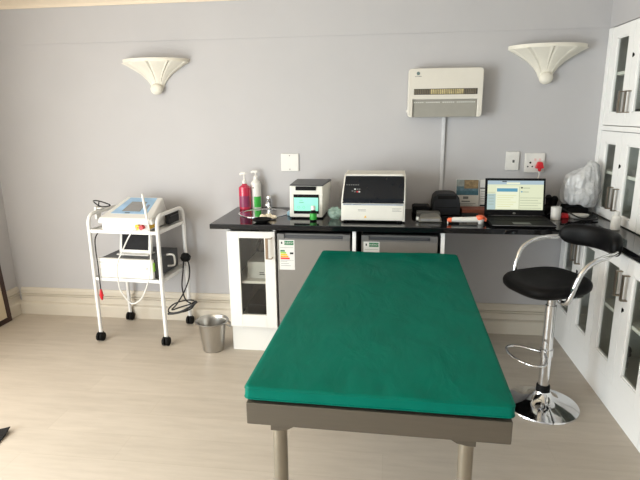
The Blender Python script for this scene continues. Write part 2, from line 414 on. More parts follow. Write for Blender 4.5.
def carcass(parent, x0, x1, y0, y1, z0, z1, shelf, lining, t=.016):
    g = G(); a, b = min(y0, y1), max(y0, y1)
    g.box((x0, a, z0), (x1, a + t, z1)); g.box((x0, b - t, z0), (x1, b, z1)); g.box((x0, a + t, z0), (x1, b - t, z0 + t)); g.box((x0, a + t, z1 - t), (x1, b - t, z1)); g.box((x1 - t, a + t, z0 + t), (x1, b - t, z1 - t))
    o = g.build('body', lining, parent, ang=30)
    if shelf:
        s = G(); s.box((x0 + .003, a + t, shelf - .010), (x1 - t, b - t, shelf + .010), .002); s.build('shelf', M['lining'], parent)
    return o
# base cabinets along the right wall
GB = 'glazed base cabinets along the right wall'
def base_cabinet(y0, label):
    t = thing('base_cabinet', label, 'cabinet', (XR, y0, 0), 0, GB)
    y1 = y0 - .662; ym = (y0 + y1) / 2
    carcass(t, XR + .021, XB - .01, y0, y1, .155, .866, .515, M['inside'])
    g = G(); g.box((XR + .004, y1, 0), (XR + .02, y0, .153), .001); g.build('plinth', M['white'], t)
    door_right(t, XR, y0, ym, .157, .852, .078, .075, .09, (.635, .77), 'near', M['glass'])
    door_right(t, XR, ym, y1, .157, .852, .078, .075, .09, (.635, .77), 'far', M['glass'], .58)
    return t
b0 = base_cabinet(-.02, 'white glazed base cabinet in the back corner, behind the bar stool seat')
dup(b0, (XR, -.685, 0), 'white glazed base cabinet on the right with a white storage box dimly visible inside')
dup(b0, (XR, -1.35, 0), 'white glazed base cabinet at the right picture edge, nearest the camera')
# tall display cabinets standing on the worktop, and overhead ones on top
def display_cabinet(y0, label, fill):
    t = thing('display_cabinet', label, 'cabinet', (XU, y0, CZT), 0, 'glazed display cabinets on the right worktop')
    y1 = y0 - .622; ym = (y0 + y1) / 2
    carcass(t, XU + .021, XB - .01, y0, y1, CZT + .002, 1.438, 1.182, M['inside'])
    door_right(t, XU, y0, ym, .905, 1.437, .076, .070, .048, (.975, 1.11), 'near', M['glass'])
    door_right(t, XU, ym, y1, .905, 1.437, .076, .070, .048, (.975, 1.11), 'far', M['glass'], 1.24)
    return t
def overhead_cabinet(y0, label):
    t = thing('overhead_cabinet', label, 'cabinet', (XU, y0, 1.442), 0, 'glazed overhead cabinets on the right')
    y1 = y0 - .622; ym = (y0 + y1) / 2
    carcass(t, XU + .021, XB - .01, y0, y1, 1.472, 2.058, 1.782, M['inside'])
    g = G(); g.box((XU - .012, y1, 1.441), (XB - .01, y0, 1.470), .004); g.build('ledge', M['white'], t)
    door_right(t, XU, y0, ym, 1.474, 2.057, .073, .066, .073, (1.548, 1.672), 'near', M['glass'])
    door_right(t, XU, ym, y1, 1.474, 2.057, .073, .066, .073, (1.548, 1.672), 'far', M['glass'], 1.866)
    return t
d0 = display_cabinet(-.058, 'white glazed cabinet standing on the granite in the corner beside the plastic-covered instrument', True)
dup(d0, (XU, -.683, CZT), 'white glazed cabinet on the granite cut off by the right picture edge')
o0 = overhead_cabinet(-.058, 'white glazed overhead cabinet in the corner, right of the second wall sconce')
dup(o0, (XU, -.683, 1.442), 'white glazed overhead cabinet cut off by the right picture edge')
g = G(); g.box((XU - .004, -.056, CZT + .001), (XB - .01, -.001, 2.060), .003); struct(g.build('trim_3', M['white']))
# contents seen through the panes
def tagbox(name, lo, hi, m, label, cat, bev=.004):
    c = ((lo[0] + hi[0]) / 2, (lo[1] + hi[1]) / 2, lo[2]); g = G(); g.box(lo, hi, bev); return tag(g.build(name, m, loc=c), label, cat)
g = G(); g.ball((1.30, -.55, .235), .075, 0, 3, (1, .9, .8), .25, 3); tag(g.build('plastic_bag', M['film'], loc=(1.3, -.55, .175)), 'crumpled white plastic bag on the floor of the corner base cabinet', 'bag')
tagbox('storage_box', (1.30, -1.28, .172), (1.55, -1.08, .29), M['plastic'], 'white storage box on the bottom of the middle base cabinet', 'box')
g = G(); g.lathe([(.02, 0), (.022, .03), (.016, .04), (.016, .07), (.03, .075), (.03, .085)], (1.32, -.84, .172), 12); g.ball((1.32, -.84, .275), .03, 0, 2)
tag(g.build('floor_ornament', M['rubber'], loc=(1.32, -.84, .172)), 'small dark figure on the bottom of the middle base cabinet', 'ornament')
tagbox('dark_red_box', (1.45, -.62, 1.193), (1.58, -.46, 1.25), mat('maroon_card', (110, 40, 44), .6), 'low maroon box on the shelf of the corner display cabinet', 'box')
tagbox('ring_binder', (1.42, -.64, 1.252), (1.60, -.585, 1.385), M['black'], 'black upright file on the maroon box in the corner display cabinet', 'file')
tagbox('maroon_folder', (1.45, -.60, 1.49), (1.62, -.44, 1.66), mat('deep_maroon_card', (96, 36, 40), .6), 'maroon folder standing in the corner overhead cabinet', 'folder')
tagbox('dark_case', (1.43, -.30, 1.49), (1.62, -.14, 1.57), M['darkgrey'], 'dark grey case at the bottom of the corner overhead cabinet', 'case')

# ------------------------------------------------------------------ sink cabinet, fridges, support panels
t = thing('sink_cabinet', 'white floor cabinet with one narrow glass door under the sink', 'cabinet', (-.85, -.58, 0))
x0, x1, yf = -1.008, -.698, -.58
g = G(); k = .016
for a in ((x0, yf + .022, .195, x0 + k, -.05, .862), (x1 - k, yf + .022, .195, x1, -.05, .862), (x0 + k, yf + .022, .195, x1 - k, -.05, .212), (x0 + k, -.066, .212, x1 - k, -.05, .862)):
    g.box(a[:3], a[3:])
g.build('body', [M['melamine']], t, ang=30)
g = G(); g.box((x0 + k + .001, -.069, .213), (x1 - k - .001, -.0665, .86)); g.box((x0 + k + .001, yf + .05, .213), (x0 + k + .003, -.07, .86)); g.box((x1 - k - .003, yf + .05, .213), (x1 - k - .001, -.07, .86)); g.build('lining', M['insideshade'], t, ang=30)  # added grey sheets over the white panels, painting in the interior's shade
g = G(); g.box((x0 - .018, -.50, 0), (x1 - .004, -.484, .193), .001); g.box((x0 - .018, -.484, 0), (x0 - .002, -.06, .193), .001); g.build('plinth', M['melamine'], t)
g = G(); g.box((x0 + k + .001, yf + .026, .493), (x1 - k - .001, -.07, .511), .002); g.build('shelf', M['lining'], t)
g = G(); gx0, gx1, gz0, gz1, dz0, dz1 = -.930, -.767, .288, .803, .203, .846
g.box((x0, yf, dz0), (gx0, yf + .02, dz1), .002); g.box((gx1, yf, dz0), (x1, yf + .02, dz1), .002); g.box((gx0, yf, dz0), (gx1, yf + .02, gz0), .002); g.box((gx0, yf, gz1), (gx1, yf + .02, dz1), .002)
d = g.build('door', M['melamine'], t)
g = G(); g.box((gx0 - .004, yf + .011, gz0 - .004), (gx1 + .004, yf + .015, gz1 + .004)); g.build('pane', M['shadeglass'], d)
g = G(); g.box((-.752, yf - .038, .677), (-.734, yf - .032, .812), .0015)
for za in (.677, .806): g.box((-.734, yf - .038, za), (-.712, yf - .032, za + .006), .0015); g.box((-.718, yf - .038, za), (-.712, yf, za + .006), .0015)
g.build('handle', mat('bronze_steel', (140, 122, 104), .3, 1.0), d)
# carton and dark things inside
t = thing('carton', 'white cardboard carton on the shelf behind the narrow glass door', 'carton', (-.80, -.38, .5115))
g = G(); g.box((-.905, -.50, .512), (-.722, -.24, .625), .003); g.build('box_body', M['paper'], t); g = G()
for i in range(2): g.box((-.825, -.5012, .55 - i * .012), (-.795 + i * .004, -.5002, .555 - i * .012))
g.build('printed_mark', M['inkblack'], t)
g = G(); g.tube(catmull([(-.925, -.15, .526), (-.92, -.15, .64), (-.88, -.15, .71), (-.83, -.15, .70), (-.80, -.15, .64), (-.795, -.15, .526)], 6), .012); tag(g.build('black_hose', M['rubber'], loc=(-.9, -.15, .513)), 'black bent hose behind the white carton in the sink cabinet', 'hose')
tagbox('black_case', (-.925, -.48, .2125), (-.79, -.16, .325), M['black'], 'black case on the bottom of the sink cabinet', 'case', .01)
GF = 'silver fridges under the worktop'
def fridge():
    x0, x1, y = -.683, -.225, -.58
    t = thing('fridge', 'silver under-counter fridge with full energy label, beside the sink cabinet', 'fridge', ((x0 + x1) / 2, y, 0), 0, GF)
    g = G(); g.box((x0 + .004, y + .045, .03), (x1 - .004, -.05, .838), .004)
    for fx in (x0 + .05, x1 - .05):
        for fy in (y + .09, -.1): g.cyl((fx, fy, 0), (fx, fy, .03), .018)
    g.build('body', M['black'], t)
    g = G(); g.box((x0, y, .05), (x1, y + .04, .803), .004); d = g.build('door', M['fridge'], t)
    g = G(); g.box((x0, y + .012, .805), (x1, y + .04, .836), .002); g.box((x0, y, .805), (x0 + .045, y + .012, .836), .002); g.box((x1 - .045, y, .805), (x1, y + .012, .836), .002); g.box((x0, y - .002, .797), (x1, y + .0, .808), .001)
    g.build('top_trim', M['fridgetrim'], t)
    g = G(); g.hexa([(x0 + .055, y + .002, .809), (x1 - .055, y + .002, .809), (x1 - .05, y + .011, .809), (x0 + .05, y + .011, .809), (x0 + .045, y + .002, .826), (x1 - .045, y + .002, .826), (x1 - .045, y + .011, .826), (x0 + .045, y + .011, .826)]); g.build('grip', M['darkgrey'], t)
    lx, lz, w, h = x0 + .012, .799, .098, .196
    g = G(); g.box((lx, y - .0012, lz - h), (lx + w, y - .0002, lz), 0, 0)
    g.box((lx + .034, y - .002, lz - .034), (lx + w - .006, y - .0011, lz - .008), 0, 1)
    g.box((lx + .013, y - .002, lz - .028), (lx + .021, y - .0011, lz - .014), 0, 2)
    for i, (mi) in enumerate((1, 3, 4, 5, 6)):
        g.box((lx + .008, y - .002, lz - .078 - i * .0122), (lx + .036 + i * .0075, y - .0011, lz - .068 - i * .0122), 0, mi)
    g.box((lx + .068, y - .002, lz - .094), (lx + .09, y - .0011, lz - .082), 0, 2)
    for i in range(3): g.box((lx + .01, y - .0018, lz - .142 - i * .014), (lx + .05 + i * .012, y - .0011, lz - .140 - i * .014), 0, 7)
    g.box((lx + .008, y - .0018, lz - .052), (lx + w - .008, y - .0011, lz - .0505), 0, 7)
    g.box((lx + .008, y - .0018, lz - .134), (lx + w - .008, y - .0011, lz - .1325), 0, 7)
    g.merge(text_bm('ENERGY', .0165, Matrix.Translation((lx + .063, y - .0026, lz - .021)) @ Matrix.Rotation(PI / 2, 4, 'X')), 0)
    g.build('energy_label', [M['paper'], M['dkgreen'], M['inkblack'], M['lime'], M['yellow'], M['amber'], M['red'], M['paperink']], d, ang=0)
    return t
f0 = fridge()
dup(f0, (f0.location.x + .528, f0.location.y, 0), 'silver under-counter fridge behind the middle of the green couch, right of the other')
tagbox('support_panel', (-.212, -.575, 0), (-.190, -.05, .866), M['white'], 'narrow white upright panel between the two silver fridges', 'panel', .001)
tagbox('support_panel', (.322, -.578, 0), (.344, -.05, .866), M['white'], 'white upright panel right of the fridges, at the open knee space', 'panel', .001)

# ------------------------------------------------------------------ sink + tap
t = thing('sink', 'round stainless steel sink bowl set into the black granite', 'sink', (SC[0], SC[1], CZT))
g = G(); P = [(SR + .004, .0005), (SR + .004, .003), (SR - .004, .006), (SR - .014, .004), (SR - .024, -.006), (SR - .042, -.03), (SR - .050, -.07), (SR - .075, -.105), (.03, -.12), (.012, -.123)]
g.lathe(P, (SC[0], SC[1], CZT), 40); g.build('bowl', M['chrome'], t)
g = G(); g.lathe([(.028, -.119), (.028, -.117), (.018, -.1165), (.004, -.118)], (SC[0], SC[1], CZT), 20); g.build('drain', M['steel'], t)
t = thing('pillar_tap', 'small chrome pillar tap on the worktop behind the sink', 'tap', (-.850, -.05, CZT))
g = G(); g.lathe([(.022, .0005), (.022, .006), (.016, .012), (.015, .055), (.018, .06), (.013, .066)], (-.85, -.05, CZT), 20); g.build('body', M['chrome'], t)
g = G(); g.tube(catmull([(-.85, -.052, CZT + .045), (-.85, -.085, CZT + .058), (-.85, -.12, CZT + .05), (-.85, -.128, CZT + .03)], 5), .0085, 10); g.build('spout', M['chrome'], t)
g = G(); g.lathe([(.010, .066), (.020, .07), (.022, .085), (.016, .096), (.004, .099)], (-.85, -.05, CZT), 8); g.build('knob', M['chrome'], t)
# dark dish with crumpled wipes at the sink's front rim
t = thing('black_dish', 'shallow black dish on the granite at the front rim of the sink', 'dish', (-.785, -.545, CZT))
g = G(); g.lathe([(.028, .0005), (.045, .006), (.060, .017), (.064, .022), (.060, .022), (.04, .009), (.012, .006)], (-.785, -.545, CZT), 28, sx=1.0); g.build('dish_body', M['rubber'], t)
cw = mat('cream_tissue', (232, 222, 200), .8, bump=.3, bscale=40)
for i, (dx, dy, r) in enumerate(((-.030, .0, .018), (.008, .010, .020), (.042, -.002, .015))):
    g = G(); g.ball((-.77 + dx, -.452 + dy, CZT + r * .9 + .001), r, 0, 3, (1.2, 1, .9), .4, 3)
    tag(g.build('cotton_wad', cw, loc=(-.77 + dx, -.452 + dy, CZT + .001)), ('left one of the crumpled cream wipes between sink and black dish', 'middle one of the crumpled cream wipes between sink and black dish', 'small right one of the crumpled cream wipes between sink and black dish')[i], 'wipe', 'crumpled wipes behind the black dish')

# ------------------------------------------------------------------ pump bottles
def pump_bottle(x, y, r, hb, hs, name, label, bodym, capm, lab, sh=.55):
    t = thing(name, label, 'bottle', (x, y, CZT), 0)
    g = G(); g.lathe([(r * .9, .0005), (r, .006), (r, hb - .012), (r * .95, hb - .002), (r * sh, hb + .012), (.016, hb + .022)], (x, y, CZT), 28); g.build('body', bodym, t)
    g = G(); g.lathe([(.016, hb + .018), (.016, hb + .042), (.010, hb + .046), (.0055, hb + .05), (.0055, hs - .02)], (x, y, CZT), 16); pc = g.build('pump', capm, t)
    g = G(); g.box((x - .026, y - .010, CZT + hs - .02), (x + .014, y + .010, CZT + hs - .004), .004); g.box((x - .034, y - .005, CZT + hs - .026), (x - .022, y + .005, CZT + hs - .010), .002); g.build('nozzle', capm, pc)
    if lab:
        g = G(); z0, z1, mm, a0, a1 = lab
        n = 10; ring = []
        for z in (z0, z1): ring.append([g.bm.verts.new((x + (r + .0006) * math.cos(a), y + (r + .0006) * math.sin(a), CZT + z)) for a in [math.radians(a0 + (a1 - a0) * i / n) for i in range(n + 1)]])
        for i in range(n): g.bm.faces.new([ring[0][i], ring[0][i + 1], ring[1][i + 1], ring[1][i]])
        g.build('printed_label', mm, t)
    return t
pump_bottle(-1.015, -.09, .043, .162, .268, 'soap_bottle', 'clear pump bottle of red liquid soap left of the sink', M['redsoap'], M['plastic'], (.02, .10, mat('plum_label', (130, 44, 84), .4), 225, 330), .45)
w = pump_bottle(-.941, -.055, .036, .19, .278, 'lotion_bottle', 'white pump bottle with a green label behind the sink', M['plastic'], M['plastic'], (.012, .09, M['green'], 255, 345))
g = G(); g.box((-.958, -.0915, CZT + .15), (-.946, -.087, CZT + .157)); g.build('printed_mark', M['inkblack'], w)

# ------------------------------------------------------------------ compact white analyser with mint screen
t = thing('analyser', 'white box instrument with dark lid and mint-green front screen', 'instrument', (-.52, -.29, CZT))
x0, x1, y0, y1 = -.632, -.420, -.41, -.15
g = G(); g.hexa([(x0, y0, .908), (x1 + .004, y0, .908), (x1 + .012, y1, .908), (x0, y1, .908), (x0 + .003, y0 + .004, 1.114), (x1 + .006, y0 + .004, 1.112), (x1 + .036, y1, 1.118), (x0 + .005, y1, 1.118)], .008); 
g.build('body', M['cream'], t)
g = G(); g.hexa([(x0 + .002, y0 - .003, 1.114), (x1 + .008, y0 - .003, 1.112), (x1 + .036, y1 + .005, 1.118), (x0 + .005, y1 + .005, 1.118), (x0 + .006, y0, 1.122), (x1 + .004, y0, 1.12), (x1 + .030, y1, 1.127), (x0 + .009, y1, 1.127)], .003); ld = g.build('lid', M['darkgrey'], t)
g = G(); g.box((x0 + .042, y0 - .003, 1.084), (x1 - .038, y0 + .006, 1.109), .002); g.build('grip', M['black'], ld)
g = G(); g.box((x0 + .028, y0 - .003, .932), (x1 - .020, y0 + .002, 1.058), .003); p = g.build('front_panel', M['black'], t)
g = G(); g.box((x0 + .031, y0 - .0045, .952), (x1 - .023, y0 - .003, 1.038)); p2 = g.build('screen', M['mint'], p)
g = G()
for dx in (.062, .095): g.lathe([(.008, 0), (.008, .0006), (.0065, .0006), (.0065, 0)], (0, 0, 0), 16, caps=False, mtx=Matrix.Translation((x0 + dx, y0 - .0046, .975)) @ Matrix.Rotation(PI / 2, 4, 'X'))
g.box((x0 + .065, y0 - .0052, 1.005), (x0 + .095, y0 - .0046, 1.010)); g.box((x0 + .068, y0 - .0052, 1.02), (x0 + .088, y0 - .0046, 1.023)); g.build('screen_marks', mat('dim_mint_mark', (96, 176, 150), .4), p2)
g = G()
for fx in (x0 + .02, x1 - .01):
    for fy in (y0 + .02, y1 - .02): g.cyl((fx, fy, CZT + .0003), (fx, fy, .909), .012, 12)
g.build('feet', M['black'], t)
t = thing('medicine_vial', 'small green-labelled bottle with white cap in front of the mint screen', 'bottle', (-.467, -.475, CZT))
g = G(); g.lathe([(.020, .0005), (.022, .003), (.022, .058), (.012, .068), (.011, .074)], (-.467, -.475, CZT), 20); g.build('body', M['black'], t)
g = G(); g.lathe([(.0223, .010), (.0223, .05)], (-.467, -.475, CZT), 20, caps=False); g.build('printed_label', M['green'], t)
g = G(); g.lathe([(.014, .070), (.0145, .073), (.0145, .092), (.012, .096)], (-.467, -.475, CZT), 16); g.build('cap', M['plastic'], t)
g = G(); g.ball((-.335, -.405, CZT + .039), .045, 0, 3, (1, .8, .85), .35, 3); tag(g.build('clear_bag', M['greenfilm'], loc=(-.335, -.405, CZT)), 'crumpled clear greenish plastic bag between the two white instruments', 'bag')
g = G(); g.box((-.665, -.33, CZT + .0005), (-.64, -.27, CZT + .03), .006); tag(g.build('blue_cap_pack', mat('pale_blue_pack', (150, 190, 210), .4), loc=(-.65, -.3, CZT)), 'small pale blue pack tucked left of the mint-screen instrument', 'pack')

# ------------------------------------------------------------------ wide white analyser with dark window
t = thing('wide_analyser', 'wide cream bench instrument with large dark tinted front window', 'instrument', (-.09, -.36, CZT))
x0, x1 = -.288, .106
def lean(g):
    for v in g.bm.verts:
        if v.co.z > 1.02 and v.co.x < -.1: v.co.x += .10 * (v.co.z - 1.02)
prof = [(-.50, .908), (-.50, 1.03), (-.485, 1.10), (-.445, 1.172), (-.41, 1.193), (-.20, 1.193), (-.19, .908)]
g = G()
g.prism(prof, 0, x0, x0 + .016, .003); g.prism(prof, 0, x1 - .016, x1, .003)
inner = [(-.495, .912), (-.495, 1.025), (-.46, 1.025), (-.40, 1.186), (-.20, 1.188), (-.192, .912)]
g.prism(inner, 0, x0 + .016, x1 - .016)
g.box((x0 + .016, -.43, 1.180), (x1 - .016, -.20, 1.192), .003); lean(g)
g.build('body', M['cream'], t, ang=30)
wp = [(-.5015, 1.021), (-.4875, 1.098), (-.448, 1.172), (-.432, 1.180), (-.41, 1.16), (-.45, 1.09), (-.462, 1.03)]
g = G(); g.prism(wp, 0, x0 + .008, x1 - .008); lean(g); wd = g.build('window', M['tintwin'], t, ang=50)
g = G(); g.box((x0 + .012, -.5035, .916), (x1 - .012, -.494, 1.018), .002); fp = g.build('front_panel', M['cream'], t)
g = G(); g.box((x0 + .013, -.5045, 1.009), (x1 - .013, -.503, 1.017)); g.build('stripe', mat('grey_blue_stripe', (150, 160, 178), .4), fp)
g = G(); g.box((x0 + .02, -.505, 1.0105), (x0 + .026, -.5044, 1.0155))
for a, b, z in ((.03, .065, 1.012), (.075, .125, 1.012), (.34, .372, 1.012)): g.box((x0 + a, -.505, z), (x0 + b, -.5044, z + .0025))
for i in range(3): g.box((x0 + .315, -.5042, .988 - i * .008), (x0 + .372 - .012 * (i % 2), -.5034, .990 - i * .008))
for i in range(2): g.box((x0 + .105, -.5042, .980 - i * .008), (x0 + .155, -.5034, .982 - i * .008))
g.build('printed_lines', M['paperink'], fp)
g = G(); g.prism([(x0 + .143, .931), (x0 + .159, .931), (x0 + .151, .945)], 1, -.5045, -.5034); g.build('warning_triangle', M['yellow'], fp)
# control buttons behind the tinted glass edge
def on_win(u, v):   # u along x from left, v 0..1 up the lower curved face
    a = Vector((0, -.5015, 1.021)); b = Vector((0, -.4875, 1.098)); c = Vector((0, -.448, 1.172))
    p = a.lerp(b, v * 2) if v < .5 else b.lerp(c, v * 2 - 1); return (x0 + u, p.y - .0012, p.z)
g = G()
for i in range(6): g.box(tuple(Vector(on_win(.035 + i * .014, .72)) - Vector((.005, .001, .003))), tuple(Vector(on_win(.035 + i * .014, .72)) + Vector((.004, .0002, .003))), 0, 0)
for (u, v, mi) in ((.085, .55, 1), (.10, .55, 0), (.113, .55, 0), (.07, .48, 0), (.10, .45, 2), (.112, .45, 1), (.085, .45, 0)):
    c = Vector(on_win(u, v)); g.box(tuple(c - Vector((.005, .001, .004))), tuple(c + Vector((.005, .0004, .004))), 0, mi)
g.build('buttons', [M['midgrey'], mat('pale_button', (200, 204, 200), .4), M['red']], wd)
g = G()
for fx in (x0 + .03, x1 - .03):
    for fy in (-.47, -.22): g.cyl((fx, fy, CZT + .0003), (fx, fy, .912), .014, 12)
g.build('feet', M['black'], t)

# ------------------------------------------------------------------ dark things in the middle of the worktop
g = G(); g.box((.165, -.19, CZT + .0005), (.285, -.06, CZT + .048), .008); g.box((.175, -.185, CZT + .048), (.275, -.07, CZT + .052), .003); tag(g.build('flat_case', M['black'], loc=(.225, -.125, CZT)), 'flat black case left of the black label printer', 'case')
t = thing('label_printer', 'small rounded black label printer at the back of the worktop', 'printer', (.383, -.14, CZT))
g = G(); pr = [(.295, .9005), (.471, .9005), (.472, .97), (.464, 1.018), (.446, 1.037), (.42, 1.043), (.35, 1.043), (.32, 1.037), (.302, 1.018), (.294, .97)]
g.prism(pr, 1, -.22, -.055, .006); g.build('body', M['darkgrey'] if False else mat('charcoal_plastic', (30, 32, 36), .5, spec=.3, var=.06), t)
g = G(); g.box((.325, -.2235, 1.006), (.444, -.216, 1.03), .004); g.build('paper_slot', M['rubber'], t)
g = G(); g.box((.303, -.2225, .95), (.464, -.218, .954), .001); g.build('seam', M['rubber'], t)
t = thing('leaflet', 'leaflet with a sea and rock picture leaning on the wall beside the laptop', 'leaflet', (.542, -.03, CZT))
tilt = Matrix.Translation((0, -.032, CZT + .001)) @ Matrix.Rotation(-.13, 4, 'X')
def lbox(g, x0, z0, x1, z1, d, mi): g.box((x0, -.0012 - d, z0), (x1, -d, z1), 0, mi, mtx=tilt)
g = G(); lbox(g, .464, 0, .62, .215, 0, 0); g.build('sheet', M['paper'], t, ang=0)
g = G(); lbox(g, .468, .105, .616, .211, .0012, 0); lbox(g, .52, .15, .614, .209, .0018, 1); lbox(g, .47, .165, .518, .209, .0018, 2); lbox(g, .468, .106, .616, .135, .0016, 3)
g.build('picture_print', [M['sea'], M['sand'], M['foam'], mat('teal_print', (64, 106, 122), .6, var=.2, scale=50)], t, ang=0)
g = G()
lbox(g, .515, .078, .55, .096, .0012, 0); lbox(g, .505, .058, .562, .066, .0012, 0)
for i in range(4): lbox(g, .475, .045 - i * .01, .60 - .02 * (i % 2), .048 - i * .01, .0012, 0)
g.build('printed_text', M['paperink'], t, ang=0)
t = thing('price_card', 'narrow white printed card standing between the leaflet and the laptop screen', 'card', (.655, -.03, CZT))
g = G(); lbox(g, .626, 0, .688, .21, .0003, 0); g.build('sheet', M['paper'], t, ang=0)
g = G(); lbox(g, .628, .15, .686, .157, .0015, 0); lbox(g, .628, .03, .686, .04, .0015, 0)
for i in range(5): lbox(g, .632, .128 - i * .016, .67, .131 - i * .016, .0015, 1)
g.build('printed_text', [M['inkblack'], M['paperink']], t, ang=0)
tagbox('box_file', (.488, -.205, CZT + .0005), (.655, -.075, CZT + .037), M['brown'], 'flat rust-brown box in front of the leaflet', 'box', .003)
tagbox('black_wallet', (.47, -.34, CZT + .0005), (.585, -.235, CZT + .022), M['black'], 'flat black wallet in front of the rust-brown box', 'wallet', .006)
t = thing('meter_cradle', 'flat grey cradle with a dark slot behind the handheld meter', 'cradle', (.25, -.30, CZT))
g = G(); g.box((.185, -.345, CZT + .0005), (.335, -.26, CZT + .038), .006); g.build('body', M['midgrey'], t); g = G(); g.box((.262, -.347, CZT + .012), (.325, -.3445, CZT + .028), .002); g.build('slot', M['rubber'], t)
t = thing('handheld_meter', 'grey handheld meter lying on the worktop right of the wide instrument', 'meter', (.262, -.43, CZT))
g = G(); g.hexa([(.19, -.47, CZT + .0005), (.335, -.47, CZT + .0005), (.325, -.385, CZT + .0005), (.20, -.385, CZT + .0005), (.195, -.462, CZT + .03), (.33, -.462, CZT + .03), (.315, -.395, CZT + .044), (.21, -.395, CZT + .044)], .007); g.build('body', mat('silver_grey_plastic', (112, 110, 102), .35, .2), t)
g = G(); g.box((.205, -.4725, CZT + .008), (.32, -.468, CZT + .024), .002); g.build('display', M['lcd'], t)
g = G(); g.cyl((.178, -.44, CZT + .018), (.192, -.44, CZT + .018), .012, 14); g.build('cap', M['plastic'], t)
t = thing('probe', 'white handheld probe with orange ends lying in front of the label printer', 'probe', (.46, -.49, CZT))
yy = -.495; zz = CZT + .026
g = G(); g.tube([(.385, yy, zz - .003), (.40, yy, zz), (.46, yy, zz), (.53, yy, zz + .002), (.552, yy, zz + .004)], [.012, .0155, .0165, .018, .016], 16); g.build('body', M['plastic'], t)
g = G(); g.tube([(.362, yy, zz - .004), (.37, yy, zz - .003), (.386, yy, zz - .003)], [.008, .013, .0155], 16); g.build('tip', M['orange'], t)
g = G(); g.lathe([(.022, .028), (.026, .036), (.024, .05), (.012, .056)], (.556, yy, CZT), 18); g.tube([(.575, yy, CZT + .042), (.59, yy, CZT + .03), (.585, yy, CZT + .018)], .008, 8); g.build('orange_cap', M['orange'], t)
g = G(); g.lathe([(.012, .0005), (.014, .006), (.022, .024), (.024, .034)], (.558, yy, CZT), 16); g.build('foot', M['plastic'], t)
g = G(); g.cyl((.366, yy, CZT + .0003), (.366, yy, zz - .008), .004, 8); g.build('rest', M['plastic'], t)

# ------------------------------------------------------------------ laptop
t = thing('laptop', 'open black laptop with a lit pale-yellow page on its screen', 'laptop', (.80, -.45, CZT))
x0, x1, yb, yfr = .607, .974, -.335, -.595
g = G(); g.hexa([(x0 + .004, yfr + .006, CZT + .001), (x1 - .004, yfr + .006, CZT + .001), (x1, yb, CZT + .001), (x0, yb, CZT + .001), (x0, yfr, CZT + .018), (x1, yfr, CZT + .018), (x1, yb, CZT + .024), (x0, yb, CZT + .024)], .003); g.build('base', mat('laptop_shell', (12, 12, 13), .6, spec=.1), t)
kt = lambda y: CZT + .018 + .006 * (y - yfr) / (yb - yfr)
g = G()
for r in range(5):
    y = yb - .025 - r * .022
    for c in range(15):
        x = x0 + .018 + c * .0221
        g.box((x, y - .018, kt(y) - .001), (x + .0185, y, kt(y) + .0018), .001)
g.build('keyboard', M['black'], t, ang=0)
g = G(); g.box((x0 + .13, yfr + .02, kt(yfr + .05) - .0012), (x0 + .23, yfr + .085, kt(yfr + .05) + .0006)); g.build('touchpad', M['darkgrey'], t)
g = G(); g.box((x0 + .003, yfr - .0012, CZT + .013), (x1 - .003, yfr + .0005, CZT + .0172)); g.build('front_edge', mat('laptop_edge_metal', (140, 140, 142), .3, .8), t)
lidm = Matrix.Translation((0, -.328, CZT + .022)) @ Matrix.Rotation(-.16, 4, 'X')
g = G(); g.box((x0 + .001, -.004, .004), (x1 - .001, .004, .236), .0035, mtx=lidm); ld = g.build('lid', M['black'], t)
def sb(g, u0, v0, u1, v1, mi, d=.0006):
    X0, X1, Z0, Z1 = x0 + .016, x1 - .013, .034, .221
    g.box((X0 + (X1 - X0) * u0, -.004 - d, Z0 + (Z1 - Z0) * v0), (X0 + (X1 - X0) * u1, -.0038, Z0 + (Z1 - Z0) * v1), 0, mi, mtx=lidm)
g = G(); sb(g, 0, 0, 1, 1, 0)
sb(g, 0, .87, 1, 1, 1, .0009); sb(g, .34, .885, .58, .94, 6, .0012); sb(g, .26, .955, .34, .985, 5, .0012)
sb(g, .0, .03, .15, .56, 3, .0009); sb(g, .16, .06, .56, .80, 6, .0009); sb(g, .17, .63, .54, .745, 2, .0013)
sb(g, .60, .74, .63, .79, 5, .0012); sb(g, .60, .61, .63, .65, 2, .0012)
for i in range(6): sb(g, .18, .50 - i * .075, .52 - .05 * (i % 3), .515 - i * .075, 7, .0013)
for i in range(5): sb(g, .59, .42 - i * .085, .97 - .06 * (i % 2), .433 - i * .085, 4, .0012)
for i in range(4): sb(g, .02, .50 - i * .1, .12, .515 - i * .1, 4, .0012)
sb(g, .64, .745, .76, .765, 4, .0012); sb(g, .64, .615, .74, .635, 4, .0012); sb(g, .575, .03, .58, .8, 4, .0011); sb(g, .0, .60, .14, .612, 4, .0012)
sb(g, 0, 0, 1, .028, 5, .0013)
g.build('display', [M['uibg'], M['uibar'], M['uiblue'], M['uiside'], M['uitext'], M['uidark'], M['uipale'], M['uiyellow']], ld, ang=0)
g = G(); g.lathe([(.006, 0), (.006, .0006)], (0, 0, 0), 14, sx=1.6, mtx=lidm @ Matrix.Translation(((x0 + x1) / 2, -.0041, .017)) @ Matrix.Rotation(PI / 2, 4, 'X')); g.build('badge', M['midgrey'], ld)

